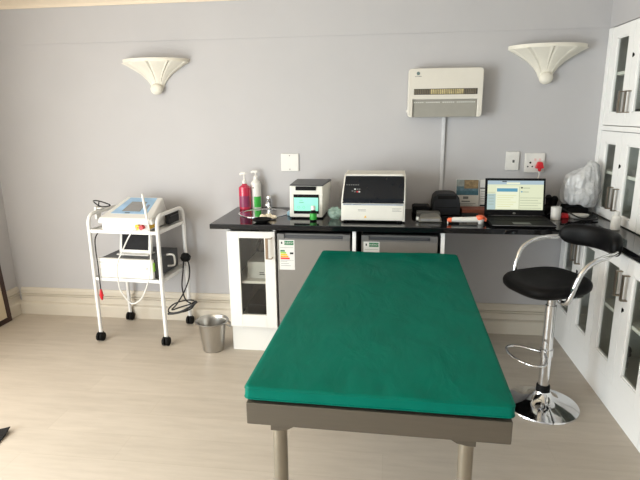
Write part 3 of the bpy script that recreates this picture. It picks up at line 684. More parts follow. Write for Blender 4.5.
# ------------------------------------------------------------------ right end of the worktop
t = thing('white_beaker', 'plain white cup beside the laptop', 'cup', (1.046, -.31, CZT))
g = G(); g.lathe([(.027, .0005), (.029, .004), (.0305, .08), (.0285, .08), (.027, .01), (.01, .008)], (1.046, -.31, CZT), 26); g.build('cup_body', M['plastic'], t)
t = thing('red_plug', 'red power plug lying behind the white cup', 'plug', (1.115, -.255, CZT))
g = G(); g.hexa([(1.09, -.285, CZT + .0005), (1.14, -.275, CZT + .0005), (1.135, -.235, CZT + .0005), (1.09, -.24, CZT + .0005), (1.1, -.28, CZT + .034), (1.135, -.272, CZT + .03), (1.13, -.245, CZT + .03), (1.10, -.245, CZT + .034)], .006); g.build('body', M['red'], t)
g = G()
for d in (-.012, .004): g.cyl((1.09, -.262 + d, CZT + .018), (1.072, -.266 + d, CZT + .018), .0035, 8)
g.build('pins', M['chrome'], t)
g = G(); g.lathe([(.05, .0005), (.062, .012), (.066, .02), (.062, .022), (.04, .01), (.01, .006)], (1.205, -.235, CZT), 28, sx=1.05, sy=.6); tag(g.build('white_dish', M['plastic'], loc=(1.205, -.235, CZT)), 'small white oval dish in front of the plastic-covered instrument', 'dish')
t = thing('covered_instrument', 'black-based bench instrument under the milky plastic bag in the corner', 'instrument', (1.215, -.12, CZT))
g = G(); g.box((1.15, -.185, CZT + .0005), (1.285, -.03, CZT + .055), .012); g.build('base', M['black'], t)
g = G(); g.tube(catmull([(1.225, -.06, CZT + .05), (1.235, -.055, CZT + .17), (1.225, -.08, CZT + .25), (1.205, -.13, CZT + .258)], 6), .024, 12); g.build('arm', mat('pale_instrument_grey', (186, 188, 190), .4), t)
g = G(); g.tube([(1.21, -.125, CZT + .27), (1.21, -.135, CZT + .14)], [.032, .026], 16); g.box((1.165, -.175, CZT + .10), (1.26, -.08, CZT + .115), .003); g.build('head', M['darkgrey'], t)
# the bag itself: pleated hanging dome, tied at the top
g = G(); prof = [(.012, .318), (.035, .320), (.064, .31), (.088, .29), (.104, .255), (.113, .21), (.117, .165), (.116, .125), (.112, .096), (.104, .074), (.094, .066)]
rings = []; n = 72
for j, (r, z) in enumerate(prof):
    ring = []
    for k in range(n):
        a = 2 * PI * k / n; dv = Vector((math.cos(a), math.sin(a), z * 4))
        fold = .14 * noise.noise(dv * 2.1 + Vector((3, 1, 7))) + .34 * (.3 - abs(noise.noise(Vector((math.cos(a) * 3.0 + z * 3, math.sin(a) * 3.0, z * 8 + 4)))))
        rr = r * (1 + fold * min(1, j / 2))
        ring.append(g.bm.verts.new((1.236 + rr * .92 * math.cos(a) + .16 * (z - .2) * (z > .2), -.135 + rr * .93 * math.sin(a), CZT + z + .016 * noise.noise(dv * 2 + Vector((9, 2, 1))) + (.03 * math.cos(a + .4) if j < 4 else -.012 * math.cos(a - .8) if j > 8 else 0))))
    rings.append(ring)
for a, b in zip(rings, rings[1:]):
    for k in range(n): g.bm.faces.new([a[k], a[(k + 1) % n], b[(k + 1) % n], b[k]])
g.bm.faces.new(rings[0])
tag(g.build('dust_cover', M['film'], loc=(1.222, -.135, CZT + .06), ang=60), 'milky crumpled plastic bag pulled over the bench instrument in the corner', 'cover')
t = thing('power_adapter', 'black lumpy adapter with two round ends behind the white cup', 'adapter', (1.11, -.06, CZT))
g = G(); g.box((1.045, -.09, CZT + .0005), (1.115, -.03, CZT + .05), .01); g.build('body', M['rubber'], t)
g = G(); g.cyl((1.07, -.06, CZT + .045), (1.068, -.06, CZT + .098), .017, 14); g.cyl((1.095, -.06, CZT + .03), (1.106, -.06, CZT + .085), .022, 14); g.ball((1.068, -.06, CZT + .10), .021, 0, 2); g.ball((1.106, -.06, CZT + .088), .025, 0, 2); g.build('ends', M['black'], t)
g = G(); g.tube(catmull([(1.03, -.20, CZT + .012), (1.07, -.195, CZT + .03), (1.11, -.20, CZT + .05), (1.13, -.26, CZT + .042), (1.19, -.305, CZT + .012), (1.25, -.305, CZT + .010), (1.288, -.25, CZT + .014), (1.30, -.22, CZT + .03), (1.295, -.32, CZT + .012), (1.24, -.36, CZT + .009), (1.14, -.355, CZT + .009)], 6), .0045, 8)
tag(g.build('black_cable', M['cablem'], loc=(1.2, -.28, CZT)), 'tangled black cable on the worktop around the white oval dish', 'cable')
t = thing('spray_bottle', 'white bottle standing on the granite in front of the corner display cabinet', 'bottle', (1.29, -.585, CZT))
g = G(); g.lathe([(.024, .0005), (.026, .004), (.026, .066), (.022, .078), (.013, .084), (.012, .09)], (1.29, -.585, CZT), 22); g.build('body', M['plastic'], t)
g = G(); g.lathe([(.015, .086), (.015, .102), (.011, .106)], (1.29, -.585, CZT), 16); g.build('cap', M['plastic'], t)

# ------------------------------------------------------------------ things on the back wall
def sconce(cx, zt, label):
    t = thing('wall_sconce', label, 'lamp', (cx, 0, zt - .19), 0, 'plaster wall sconces')
    R = .240; z0 = zt - .243; dep = .66
    prof = [(.030, .03), (.043, .050), (.054, .075), (.076, .105), (.112, .140), (.160, .172), (.208, .200), (.236, .214), (.239, .218), (R, .220), (R, .240), (.23, .240), (.222, .225), (.14, .17), (.05, .09), (.012, .07)]
    ns = 128; g = G(); rings = []
    for j, (r, z) in enumerate(prof):
        ring = []
        for k in range(ns + 1):
            a = PI + PI * k / ns
            rr = r
            if j <= 8:
                for c in (-1.257, -.628, 0, .628, 1.257):
                    dd = (a - 1.5 * PI) - c
                    rr = rr * (1 + .05 * math.exp(-((dd + .035) / .03) ** 2) - .05 * math.exp(-((dd - .035) / .03) ** 2))
            ring.append(g.bm.verts.new((cx + rr * math.cos(a), -.001 + dep * rr * math.sin(a), z0 + z)))
        rings.append(ring)
    for a, b in zip(rings, rings[1:]):
        for k in range(ns): g.bm.faces.new([a[k], a[k + 1], b[k + 1], b[k]])
    g.build('shade', M['plaster'], t, ang=35)
    g = G(); g.ball((cx, -.034, z0 + .040), .044, 0, 3, (1, .74, .9)); g.build('finial', M['plaster'], t)
    return t
s0 = sconce(-1.640, 1.945, 'cream plaster sconce high on the wall above the white trolley')
dup(s0, (.990, 0, s0.location.z + .028), 'cream plaster sconce high on the wall above the laptop, near the cabinets')

t = thing('air_conditioner', 'white wall-mounted air unit with a grey flap above the label printer', 'air conditioner', (.353, 0, 1.53))
x0, x1, z0, z1 = .116, .589, 1.531, 1.838
g = G()
g.prism([(x0, z0 + .02), (x0 + .006, z0 + .006), (x0 + .02, z0), (x0 + .032, z0), (x0 + .032, z0 + .113), (x1 - .032, z0 + .113), (x1 - .032, z0), (x1 - .02, z0), (x1 - .006, z0 + .006), (x1, z0 + .02), (x1, z1 - .02), (x1 - .006, z1 - .006), (x1 - .02, z1), (x0 + .02, z1), (x0 + .006, z1 - .006), (x0, z1 - .02)], 1, -.12, -.012, .005)
g.box((x0 + .02, -.012, z0 + .01), (x1 - .02, -.001, z1 - .01))
g.box((x0 + .03, -.098, z0 + .004), (x1 - .03, -.02, z0 + .113))
g.build('housing', mat('glossy_white_housing', (214, 210, 200), .22, var=.01), t, ang=35)
g = G(); g.box((x0 + .037, -.1215, z0 + .143), (x1 - .034, -.119, z0 + .180), .001, 0)
n = 34
for i in range(n):
    xa = x0 + .040 + (x1 - x0 - .078) * i / n; mi = 1 if .26 < i / n < .78 else 2
    g.box((xa, -.1235, z0 + .146), (xa + .0085, -.121, z0 + .177), .001, mi)
g.build('air_grille', [M['grilledark'], M['grillegold'], mat('bronze_grille', (110, 102, 86), .4, .4)], t, ang=0)
g = G(); g.box((x0 + .034, -.108, z0 + .001), (x1 - .034, -.099, z0 + .110), .003); fl = g.build('flap', M['flap'], t)
g = G()
for i in range(30):
    if i in (5, 13, 20): continue
    xa = x0 + .04 + i * .0131; g.box((xa, -.1092, z0 + .092), (xa + .008, -.1078, z0 + .098))
g.build('vane_marks', M['paper'], fl, ang=0)
g = G(); lm = Matrix.Translation((.178, -.1206, 1.807)) @ Matrix.Rotation(PI / 2, 4, 'X'); g.lathe([(.011, 0), (.011, .0006)], (0, 0, 0), 18, mtx=lm); g.build('emblem', mat('slate_emblem', (96, 116, 116), .4), t)
g = G()
for i, (a, b) in enumerate(((.158, .164), (.167, .172), (.175, .180), (.183, .189), (.191, .198))): g.box((a, -.1208, 1.786), (b, -.1199, 1.7905 + .0015 * (i % 2)))
g.build('brand_mark', M['paperink'], t)
g = G(); g.cyl((.107, -.06, 1.573), (.118, -.06, 1.573), .009, 14); g.build('side_knob', M['plastic'], t)
g = G(); g.box((.352, -.018, CZT + .001), (.374, -.0005, 1.530), .002); g.box((.356, -.0195, CZT + .001), (.370, -.018, 1.53), .0005); tag(g.build('cable_conduit', mat('painted_trunking', (204, 204, 206), .5), loc=(.363, 0, CZT)), 'pale vertical cable trunking from the wall air unit to the worktop', 'conduit')

t = thing('blank_plate', 'square white blanking plate on the wall above the mint-screen instrument', 'wall plate', (-.699, 0, 1.165))
g = G(); g.box((-.763, -.010, 1.164), (-.635, -.0005, 1.288), .004); g.build('plate', M['plastic'], t)
g = G()
for z in (1.178, 1.274): g.cyl((-.699, -.0115, z), (-.699, -.009, z), .004, 10)
g.build('screws', M['midgrey'], t)
t = thing('light_switch', 'tall white switch plate on the wall left of the socket', 'switch', (.83, 0, 1.177))
g = G(); g.box((.783, -.013, 1.177), (.870, -.0005, 1.301), .004); g.box((.795, -.0155, 1.188), (.858, -.012, 1.290), .002); g.build('plate', M['plastic'], t)
g = G(); g.box((.826, -.019, 1.228), (.840, -.015, 1.246), .002); g.build('rocker', M['midgrey'], t)
t = thing('wall_socket', 'white double wall socket above the laptop with a red plug in it', 'socket', (.978, 0, 1.161))
g = G(); g.box((.907, -.014, 1.161), (1.036, -.0005, 1.291), .004); g.box((.916, -.0165, 1.168), (1.027, -.013, 1.283), .002); g.build('plate', M['plastic'], t)
g = G()
for (x, z, r) in ((.943, 1.228, .007), (.928, 1.202, .005), (.957, 1.202, .005)): g.cyl((x, -.0172, z), (x, -.015, z), r, 12)
g.build('socket_holes', M['rubber'], t)
g = G()
for x in (.965, .995): g.box((x, -.0195, 1.240), (x + .014, -.016, 1.256), .002)
g.build('rockers', mat('pink_marked_rocker', (226, 196, 192), .4), t)
t = thing('red_wall_plug', 'red plug pushed into the double wall socket, with a white lead', 'plug', (1.011, -.02, 1.17))
g = G(); g.prism([(.972, 1.192), (1.026, 1.192), (1.013, 1.236), (.985, 1.236)], 1, -.055, -.0172, .006); g.prism([(.986, 1.194), (1.012, 1.194), (1.005, 1.172), (.993, 1.172)], 1, -.05, -.026, .004); g.build('body', M['red'], t)
g = G(); g.tube(catmull([(.999, -.038, 1.173), (.997, -.042, 1.14), (.98, -.05, 1.10), (.965, -.06, 1.05), (.96, -.08, .97), (.965, -.12, .908)], 6), .0045, 8); g.build('lead', M['plastic'], t)

# ------------------------------------------------------------------ examination couch
RZ = -.0222
t = thing('examination_couch', 'steel-framed examination couch with a green vinyl mattress in the foreground', 'couch', (-.008, -1.556, 0), RZ)
hw, hl = .381, .790
fz0, fz1 = .655, .727
g = G(); k = .035
g.box((-hw, -hl, fz0), (hw, -hl + k, fz1), .004); g.box((-hw, hl - k, fz0), (hw, hl, fz1), .004)
g.box((-hw, -hl + k, fz0), (-hw + k, hl - k, fz1), .003); g.box((hw - k, -hl + k, fz0), (hw, hl - k, fz1), .003)
for y in (-.3, .3): g.box((-hw + k, y - .015, fz0 + .02), (hw - k, y + .015, fz1 - .01), .002)
g.build('frame', M['bedsteel'], t, world=False)
g = G(); g.box((-hw + .012, -hl + .01, fz1 + .0005), (hw - .012, hl - .01, fz1 + .013), .004); g.build('deck', M['rubber'], t, world=False)
for sx in (-1, 1):
    for sy in (-1, 1):
        lx = -.012 + sx * .278 if sy < 0 else sx * .275; ly = sy * (hl - .045)
        g = G(); g.tube([(lx, ly, .012), (lx, ly, fz0 + .002)], .0225, 20); lg = g.build('leg', M['legsteel'], t, world=False)
        g = G(); g.lathe([(.022, 0), (.024, .004), (.024, .018), (.02, .022)], (lx, ly, 0), 16); g.build('foot_cap', M['rubber'], lg, world=False)
        g = G(); d = -sx * 1
        g.prism([(lx + d * .0, fz0 + .001), (lx + d * .072, fz0 + .001), (lx + d * .03, fz0 - .024), (lx + d * .0, fz0 - .03), (lx - d * .024, fz0 - .03), (lx - d * .024, fz0 + .001)], 1, ly - .023, ly + .023, .002); g.build('bracket', M['bedsteel'], lg, world=False)
# mattress as concentric loops with soft creases
mw, ml, z0 = .384, .799, fz1 + .0135
rows = [(.006, 0), (.001, .002), (0, .008), (0, .03), (.0015, .036), (.006, .0395), (.014, .0405)] + [(d, .0405 + .0035 * min(1, d / .12)) for d in (.035, .05, .07, .09, .115, .14, .165, .19, .215, .24, .265, .29, .315, .34, .36)]
def loop_pts(hx, hy, r, nx=34, ny=66, nc=5):
    out = []
    for (cx, cy, a0, ex, ey, cnt) in ((hx, -hy, -90, 1, 0, ny), (hx, hy, 0, 0, 1, nx), (-hx, hy, 90, -1, 0, ny), (-hx, -hy, 180, 0, -1, nx)):
        sx = 1 if cx > 0 else -1; sy = 1 if cy > 0 else -1
        c = Vector((cx - sx * r, cy - sy * r))
        for i in range(nc): a = math.radians(a0 + 90 * i / (nc - 1)); out.append((c.x + r * math.cos(a), c.y + r * math.sin(a)))
        if a0 == -90: s, e = (hx, -hy + r), (hx, hy - r)
        elif a0 == 0: s, e = (hx - r, hy), (-hx + r, hy)
        elif a0 == 90: s, e = (-hx, hy - r), (-hx, -hy + r)
        else: s, e = (-hx + r, -hy), (hx - r, -hy)
        for i in range(1, cnt): f = i / cnt; out.append((s[0] + (e[0] - s[0]) * f, s[1] + (e[1] - s[1]) * f))
    return out
g = G(); rings = []
for j, (d, z) in enumerate(rows):
    r = max(.004, .018 - d * .6); ring = []
    for (x, y) in loop_pts(mw - d, ml - d, r):
        p = Vector((x, y, 0))
        w = min(1, max(0, (z - .03) / .01))
        dz = w * (.0050 * noise.noise(p * 3 + Vector((5, 2, 0))) + .0036 * noise.noise(Vector((x * 9 + y * 4, y * 5 - x * 3, 2))))
        # pinched creases near the short ends
        e = math.exp(-((abs(y) - ml + .05) / .05) ** 2)
        dz += w * e * .003 * noise.noise(Vector((x * 24, y * 6, 9)))
        ring.append(g.bm.verts.new((x + (1 - w) * .0015 * noise.noise(Vector((x * 9, y * 9, z * 40))), y + (1 - w) * .0015 * noise.noise(Vector((y * 8, x * 8, z * 40))), z0 + z + dz)))
    rings.append(ring)
for a, b in zip(rings, rings[1:]):
    n = len(a)
    for k in range(n): g.bm.faces.new([a[k], a[(k + 1) % n], b[(k + 1) % n], b[k]])
g.bm.faces.new(rings[0][::-1]); g.bm.faces.new(rings[-1])
mt = g.build('mattress', M['vinyl'], t, world=False, ang=60)
g = G(); g.tube([(x, y, z0 + .034) for x, y in loop_pts(mw - .0015, ml - .0015, .018, 20, 40)], .0028, 8, True); g.tube([(x, y, z0 + .006) for x, y in loop_pts(mw + .0, ml + .0, .018, 20, 40)], .0022, 8, True); g.build('piping', M['vinyl'], mt, world=False)

# ------------------------------------------------------------------ bar stool
SX, SY = .854, -1.0
BA = math.radians(25)        # direction in which the backrest lies
t = thing('bar_stool', 'chrome and black bar stool with curved backrest beside the green couch', 'stool', (SX, SY, 0), BA)
g = G(); g.lathe([(.189, .0005), (.191, .004), (.189, .010), (.155, .018), (.11, .030), (.075, .048), (.052, .068), (.042, .088), (.040, .094)], (0, 0, 0), 48); g.build('base', M['chrome'], t, world=False)
g = G(); g.lathe([(.034, .092), (.035, .096), (.035, .122), (.031, .128)], (0, 0, 0), 24); g.build('collar', M['rubber'], t, world=False)
g = G(); g.tube([(0, 0, .12), (0, 0, .58)], .0275, 24); g.build('column', M['chrome'], t, world=False)
g = G(); g.tube([(0, 0, .57), (0, 0, .66)], .022, 20); g.build('gas_lift', mat('satin_steel', (190, 190, 190), .2, 1.0), t, world=False)
g = G(); 
fp = [(-.026, .02), (-.07, .085), (-.12, .125), (-.165, .115), (-.195, .06), (-.205, 0), (-.195, -.06), (-.165, -.115), (-.12, -.125), (-.07, -.085), (-.026, -.02)]
g.tube(catmull([(x, y, .315 - .0 * x) for x, y in fp], 5), .0075, 10); g.lathe([(.033, .295), (.033, .335)], (0, 0, 0), 20); g.build('footrest', M['chrome'], t, world=False)
# seat: softly squared cushion, front edge rolled down
def superloop(hx, hy, p, n=64):
    out = []
    for k in range(n):
        a = 2 * PI * k / n; c, s = math.cos(a), math.sin(a)
        out.append((hx * math.copysign(abs(c) ** (2 / p), c), hy * math.copysign(abs(s) ** (2 / p), s)))
    return out
g = G(); rings = []
for (f, z) in ((.30, .672), (.80, .675), (.93, .683), (.99, .697), (1.0, .712), (.985, .724), (.94, .734), (.86, .740), (.6, .740), (.3, .738), (.05, .737)):
    rings.append([g.bm.verts.new((x * f - .045, y * f, z + .012 * max(0, (x * f) / .2) ** 2 - .012 * max(0, -(x * f) / .2) ** 2)) for x, y in superloop(.188, .185, 3.2)])
for a, b in zip(rings, rings[1:]):
    for k in range(64): g.bm.faces.new([a[k], a[(k + 1) % 64], b[(k + 1) % 64], b[k]])
g.bm.faces.new(rings[0][::-1]); g.bm.faces.new(rings[-1]); g.build('seat', M['leather'], t, world=False, ang=60)
g = G(); g.lathe([(.05, .655), (.06, .66), (.09, .6695)], (0, 0, 0), 20); g.box((-.10, -.15, .664), (.06, .15, .6715), .002); g.build('seat_plate', M['chrome'], t, world=False)
# backrest: padded arc
g = G(); rings = []; nb = 30; zc = .912; RB = .207; CXB = .076
for i in range(nb + 1):
    a = math.radians(-62 + 124 * i / nb); e = 1 - abs(2 * i / nb - 1) ** 8 * .75
    ring = []
    for k in range(20):
        b = 2 * PI * k / 20; c, s = math.cos(b), math.sin(b)
        rr = RB + .032 * e * math.copysign(abs(c) ** .8, c); zz = zc + .058 * e * math.copysign(abs(s) ** .8, s)
        ring.append(g.bm.verts.new((CXB + rr * math.cos(a), rr * math.sin(a), zz)))
    rings.append(ring)
for a, b in zip(rings, rings[1:]):
    for k in range(20): g.bm.faces.new([a[k], a[(k + 1) % 20], b[(k + 1) % 20], b[k]])
g.bm.faces.new(rings[0][::-1]); g.bm.faces.new(rings[-1]); g.build('backrest', M['leather'], t, world=False, ang=60)
for s in (-1, 1):
    pts = [(.18, s * .190, .892), (.12, s * .213, .888), (.035, s * .222, .874), (-.03, s * .222, .84), (-.062, s * .216, .78), (-.08, s * .207, .71), (-.085, s * .19, .668), (-.08, s * .15, .658), (-.06, s * .11, .658)]
    g = G(); g.tube(catmull(pts, 6), .0125, 12); g.build('arm', M['chrome'], t, world=False)

# ------------------------------------------------------------------ trolley on casters
TZ = -.0575; TC = (-1.750, -.277)
t = thing('trolley', 'white two-shelf tubular trolley on black casters by the left wall', 'trolley', (TC[0], TC[1], 0), TZ)
hx, hy, ztop, rt_ = .251, .196, .912, .0135
g = G()
def side(sx):
    pts = [(sx * hx, -hy, .062), (sx * hx, -hy, .40), (sx * hx, -hy, ztop - .065)]
    for i in range(1, 7): a = math.radians(90 * i / 6); pts.append((sx * hx, -hy + .065 * (1 - math.cos(a)), ztop - .065 + .065 * math.sin(a)))
    pts.append((sx * hx, 0, ztop))
    for i in range(0, 7): a = math.radians(90 - 90 * i / 6); pts.append((sx * hx, hy - .065 * (1 - math.cos(a)), ztop - .065 + .065 * math.sin(a)))
    pts += [(sx * hx, hy, .40), (sx * hx, hy, .062)]
    return pts
for sx in (-1, 1):
    g = G(); g.tube(side(sx), rt_, 12); g.build('side_frame', M['whitemetal'], t, world=False)
for z in (.800, .462):
    g = G(); g.box((-hx + .012, -hy + .008, z - .004), (hx - .012, hy - .008, z + .002), .001)
    g.box((-hx + .01, -hy - .006, z - .012), (hx - .01, -hy + .008, z + .012), .003); g.box((-hx + .01, hy - .008, z - .012), (hx - .01, hy + .006, z + .012), .003)
    for s in (-1, 1): g.box((s * hx - .007, -hy + .01, z - .012), (s * hx + .007, hy - .01, z + .012), .003)
    g.build('shelf', M['whitemetal'], t, world=False)
for sx in (-1, 1):
    for sy in (-1, 1):
        x, y = sx * hx, sy * hy
        g = G(); g.cyl((x, y, .045), (x, y, .075), .011, 12); g.box((x - .012, y - .018, .040), (x + .012, y + .018, .066), .006); cs = g.build('caster', M['rubber'], t, world=False)
        g = G()
        for d in (-1, 1): g.tube([(x + d * .003, y - .006, .031), (x + d * .006, y - .006, .031), (x + d * .021, y - .006, .031), (x + d * .025, y - .006, .031)], [.024, .031, .031, .024], 20)
        g.build('wheel', M['rubber'], cs, world=False)
def tw(x, y): c, s = math.cos(TZ), math.sin(TZ); return (TC[0] + x * c - y * s, TC[1] + x * s + y * c)
# laser console on the upper shelf
cx, cy = .040, -.045; lc = tw(cx, cy)
t = thing('laser_console', 'white medical console with a blue sloping screen on the trolley top shelf', 'medical device', (*lc, .8125), TZ)
g = G(); g.box((-.186, -.160, .0005), (.150, .165, .052), .006); g.build('base', M['plastic'], t, world=False)
A = [(-.205, -.178, .048), (.198, -.178, .048), (.132, .170, .048), (-.195, .170, .048), (-.196, -.172, .088), (.188, -.172, .088), (.112, .150, .180), (-.160, .150, .180)]
g = G(); g.hexa(A, .008, seg=3); tp = g.build('top_cover', M['plastic'], t, world=False)
def top(u, v, d=.001):
    fl, fr, br, bl = [Vector(A[i]) for i in (4, 5, 6, 7)]
    p = fl.lerp(fr, u).lerp(bl.lerp(br, u), v); nrm = (fr - fl).cross(bl - fl).normalized(); return p + nrm * d
def tquad(g, u0, v0, u1, v1, d, mi=0, th=.002, ins=0):
    lo = [top(u0, v0, d - th), top(u1, v0, d - th), top(u1, v1, d - th), top(u0, v1, d - th)]; hi = [top(u0, v0, d), top(u1, v0, d), top(u1, v1, d), top(u0, v1, d)]
    g.hexa(lo + hi, 0, mi)
g = G(); tquad(g, .12, .20, .86, .95, .0012); pn = g.build('panel', M['bluepanel'], tp, world=False, ang=0)
g = G(); tquad(g, .30, .30, .68, .74, .0028); g.build('screen', M['lcd'], pn, world=False, ang=0)
g = G(); tquad(g, .74, .36, .80, .62, .0024); tquad(g, .40, .215, .50, .24, .0024, 1); g.build('keys', [mat('slate_keys', (120, 130, 150), .4), M['inkblack']], pn, world=False, ang=0)
g = G(); g.box((-.140, -.1625, .012), (.140, -.160, .046), .001); g.build('front_plate', M['whitemetal'], t, world=False)
g = G(); g.cyl((.088, -.163, .030), (.088, -.188, .030), .016, 16, 0); g.cyl((.116, -.163, .030), (.116, -.192, .030), .015, 16, 1); g.box((.066, -.178, .022), (.082, -.162, .044), .003, 0); g.build('connectors', [M['yellow'], M['red']], t, world=False)
g = G(); g.box((.1495, -.150, .012), (.1515, -.05, .046), .0005); g.build('side_label', M['greenmark'] if False else M['yellow'], t, world=False)
# fibre handpiece and its white lead
wl = []
for (x, z) in ((-1.612, .858), (-1.648, .845), (-1.69, .79), (-1.73, .724), (-1.80, .583), (-1.803, .46), (-1.79, .395), (-1.729, .314), (-1.665, .335), (-1.62, .40), (-1.575, .52), (-1.552, .69), (-1.548, .80), (-1.556, .90)): wl.append((x, -.522, z))
wl[0] = (-1.6356, -.5235, .8425); wl[1] = (-1.652, -.530, .838)
t = thing('handpiece', 'slim white wand propped against the front of the console, on a looping white lead', 'handpiece', (-1.55, -.52, .80))
g = G(); g.tube([(-1.554, -.521, .885), (-1.560, -.52, .91), (-1.566, -.516, .955), (-1.582, -.505, 1.04), (-1.588, -.50, 1.066)], [.0045, .006, .0095, .0085, .006], 12); g.build('wand', M['plastic'], t)
g = G(); g.tube(catmull(wl, 6), .0048, 8); g.build('lead', M['plastic'], t)
# monitor and box on the lower shelf
cx, cy = -.012, -.005; lc = tw(cx, cy)
t = thing('power_unit', 'wide white-fronted box with dark grey top on the trolley lower shelf', 'medical device', (*lc, .4745), TZ)
g = G(); g.box((-.19, -.165, .0005), (.215, .17, .135), .004); g.build('case', M['darkgrey'], t, world=False)
g = G(); g.box((-.205, -.195, .0005), (.208, -.165, .138), .008); fp = g.build('front_panel', M['plastic'], t, world=False)
g = G(); g.box((.2085, -.190, .055), (.2125, -.168, .115), .0015); g.build('edge_strip', M['greenmark'], fp, world=False)
g = G()
for i in range(2): g.box((-.185, -.1958, .112 - i * .006), (-.125 + i * .01, -.1948, .1135 - i * .006))
g.box((-.185, -.1958, .06), (-.17, -.1948, .0615)); g.lathe([(.009, 0), (.009, .001), (.006, .001), (.006, 0)], (0, 0, 0), 16, caps=False, mtx=Matrix.Translation((.165, -.195, .075)) @ Matrix.Rotation(PI / 2, 4, 'X'))
g.build('printed_marks', M['paperink'], fp, world=False)
g = G(); g.tube(catmull([(.212, .0, .125), (.245, .005, .128), (.262, .015, .115), (.262, .02, .06), (.25, .015, .045), (.213, .005, .042)], 5), .007, 8); g.build('side_handle', M['plastic'], t, world=False)
mc = tw(-.004, -.055)
t = thing('small_monitor', 'small white-framed monitor standing on the white box under the console', 'monitor', (*mc, .6105), TZ)
tm = Matrix.Rotation(-.2, 4, 'X')
g = G(); g.box((-.124, -.012, .006), (.124, .012, .172), .006, mtx=tm); fr = g.build('housing', M['plastic'], t, world=False)
g = G(); g.box((-.102, -.0135, .030), (.100, -.0118, .163), .001, mtx=tm); g.build('screen', M['screenoff'], fr, world=False)
g = G(); g.box((-.12, -.05, .0005), (.12, .05, .010), .003); g.box((-.085, -.052, .0005), (-.06, -.046, .016), .002); g.build('stand', M['plastic'], t, world=False)
# black things hung on the trolley
bc = tw(.2155, .07)
t = thing('black_pouch', 'black oblong pouch on the right side of the trolley top shelf', 'pouch', (*bc, .8125), TZ)
g = G(); g.box((-.018, -.052, .0005), (.018, .105, .096), .012, seg=3); g.build('pouch_body', mat('black_nylon', (26, 27, 30), .7), t, world=False)
g = G(); g.box((.0182, -.04, .055), (.0192, .093, .06)); g.build('zip', M['darkgrey'], t, world=False)
t = thing('probe_bracket', 'white bracket with a black wire loop on the left rail of the trolley', 'bracket', (-2.006, -.30, .86))
g = G(); g.box((-2.040, -.33, .855), (-2.0215, -.27, .945), .006); g.box((-2.0215, -.325, .9275), (-1.985, -.275, .938), .004); g.build('clamp', M['plastic'], t)
g = G(); g.tube(catmull([(-2.055, -.30, .980), (-2.00, -.32, .984), (-1.94, -.30, .958), (-1.945, -.29, .944), (-2.00, -.29, .940), (-2.03, -.29, .950)], 4, True), .0045, 8); g.tube([(-2.0, -.32, .982), (-2.02, -.30, .945)], .004, 8); g.build('wire_loop', M['cablem'], t)
t = thing('grounding_lead', 'black lead with a red clip hanging inside the front left trolley leg', 'lead', (-1.968, -.44, .30))
g = G(); g.tube(catmull([(-1.972, -.42, .784), (-1.972, -.466, .745), (-1.970, -.477, .66), (-1.966, -.477, .577), (-1.966, -.477, .47), (-1.965, -.477, .385)], 6), .0042, 8); g.build('cable', M['cablem'], t)
g = G(); g.tube([(-1.965, -.477, .392), (-1.965, -.477, .365), (-1.965, -.477, .335), (-1.963, -.477, .312)], [.006, .012, .011, .005], 10); g.box((-1.982, -.481, .343), (-1.948, -.473, .353), .002); g.build('clip', M['red'], t)
t = thing('mains_lead', 'black mains lead with a chunky plug looping off the right trolley side', 'lead', (-1.46, -.19, .17))
g = G(); g.tube([(-1.478, -.20, .560), (-1.468, -.195, .562), (-1.44, -.195, .556), (-1.418, -.195, .55)], [.016, .030, .032, .018], 14); g.ball((-1.452, -.195, .552), .034, 0, 2, (1.1, .9, .9)); g.build('plug', M['rubber'], t)
g = G(); p1 = [(-1.435, -.20, .54), (-1.422, -.205, .48), (-1.43, -.21, .40), (-1.47, -.22, .30), (-1.53, -.23, .205), (-1.575, -.22, .155), (-1.52, -.20, .17), (-1.44, -.19, .195), (-1.395, -.19, .22), (-1.43, -.20, .165), (-1.50, -.22, .14), (-1.585, -.235, .138), (-1.59, -.24, .17), (-1.55, -.22, .205), (-1.48, -.20, .225), (-1.42, -.19, .225), (-1.40, -.195, .205)]
g.tube(catmull(p1, 6), .0052, 8)
g.tube(catmull([(-1.458, -.215, .54), (-1.466, -.222, .46), (-1.482, -.222, .34), (-1.47, -.205, .235), (-1.43, -.195, .20)], 6), .0052, 8)
g.tube(catmull([(-1.60, -.24, .13), (-1.55, -.235, .135), (-1.49, -.225, .15), (-1.42, -.20, .19), (-1.39, -.185, .215)], 6), .009, 8)
g.build('cable', M['cablem'], t)

# ------------------------------------------------------------------ bucket
BX, BY = -1.163, -.515
t = thing('bucket', 'small stainless steel bucket on the floor beside the sink cabinet', 'bucket', (BX, BY, 0))
g = G(); g.lathe([(.060, .0005), (.068, .002), (.071, .01), (.092, .19), (.105, .205), (.112, .208), (.112, .212), (.104, .212), (.088, .192), (.067, .014), (.02, .012)], (BX, BY, 0), 40); g.build('pail', M['steel'], t)
for s in (-1, 1):
    g = G(); g.tube(catmull([(BX + s * .104, BY - .03, .198), (BX + s * .122, BY - .022, .188), (BX + s * .127, BY, .172), (BX + s * .122, BY + .022, .188), (BX + s * .104, BY + .03, .198)], 5), .006, 8); g.build('handle', M['steel'], t)

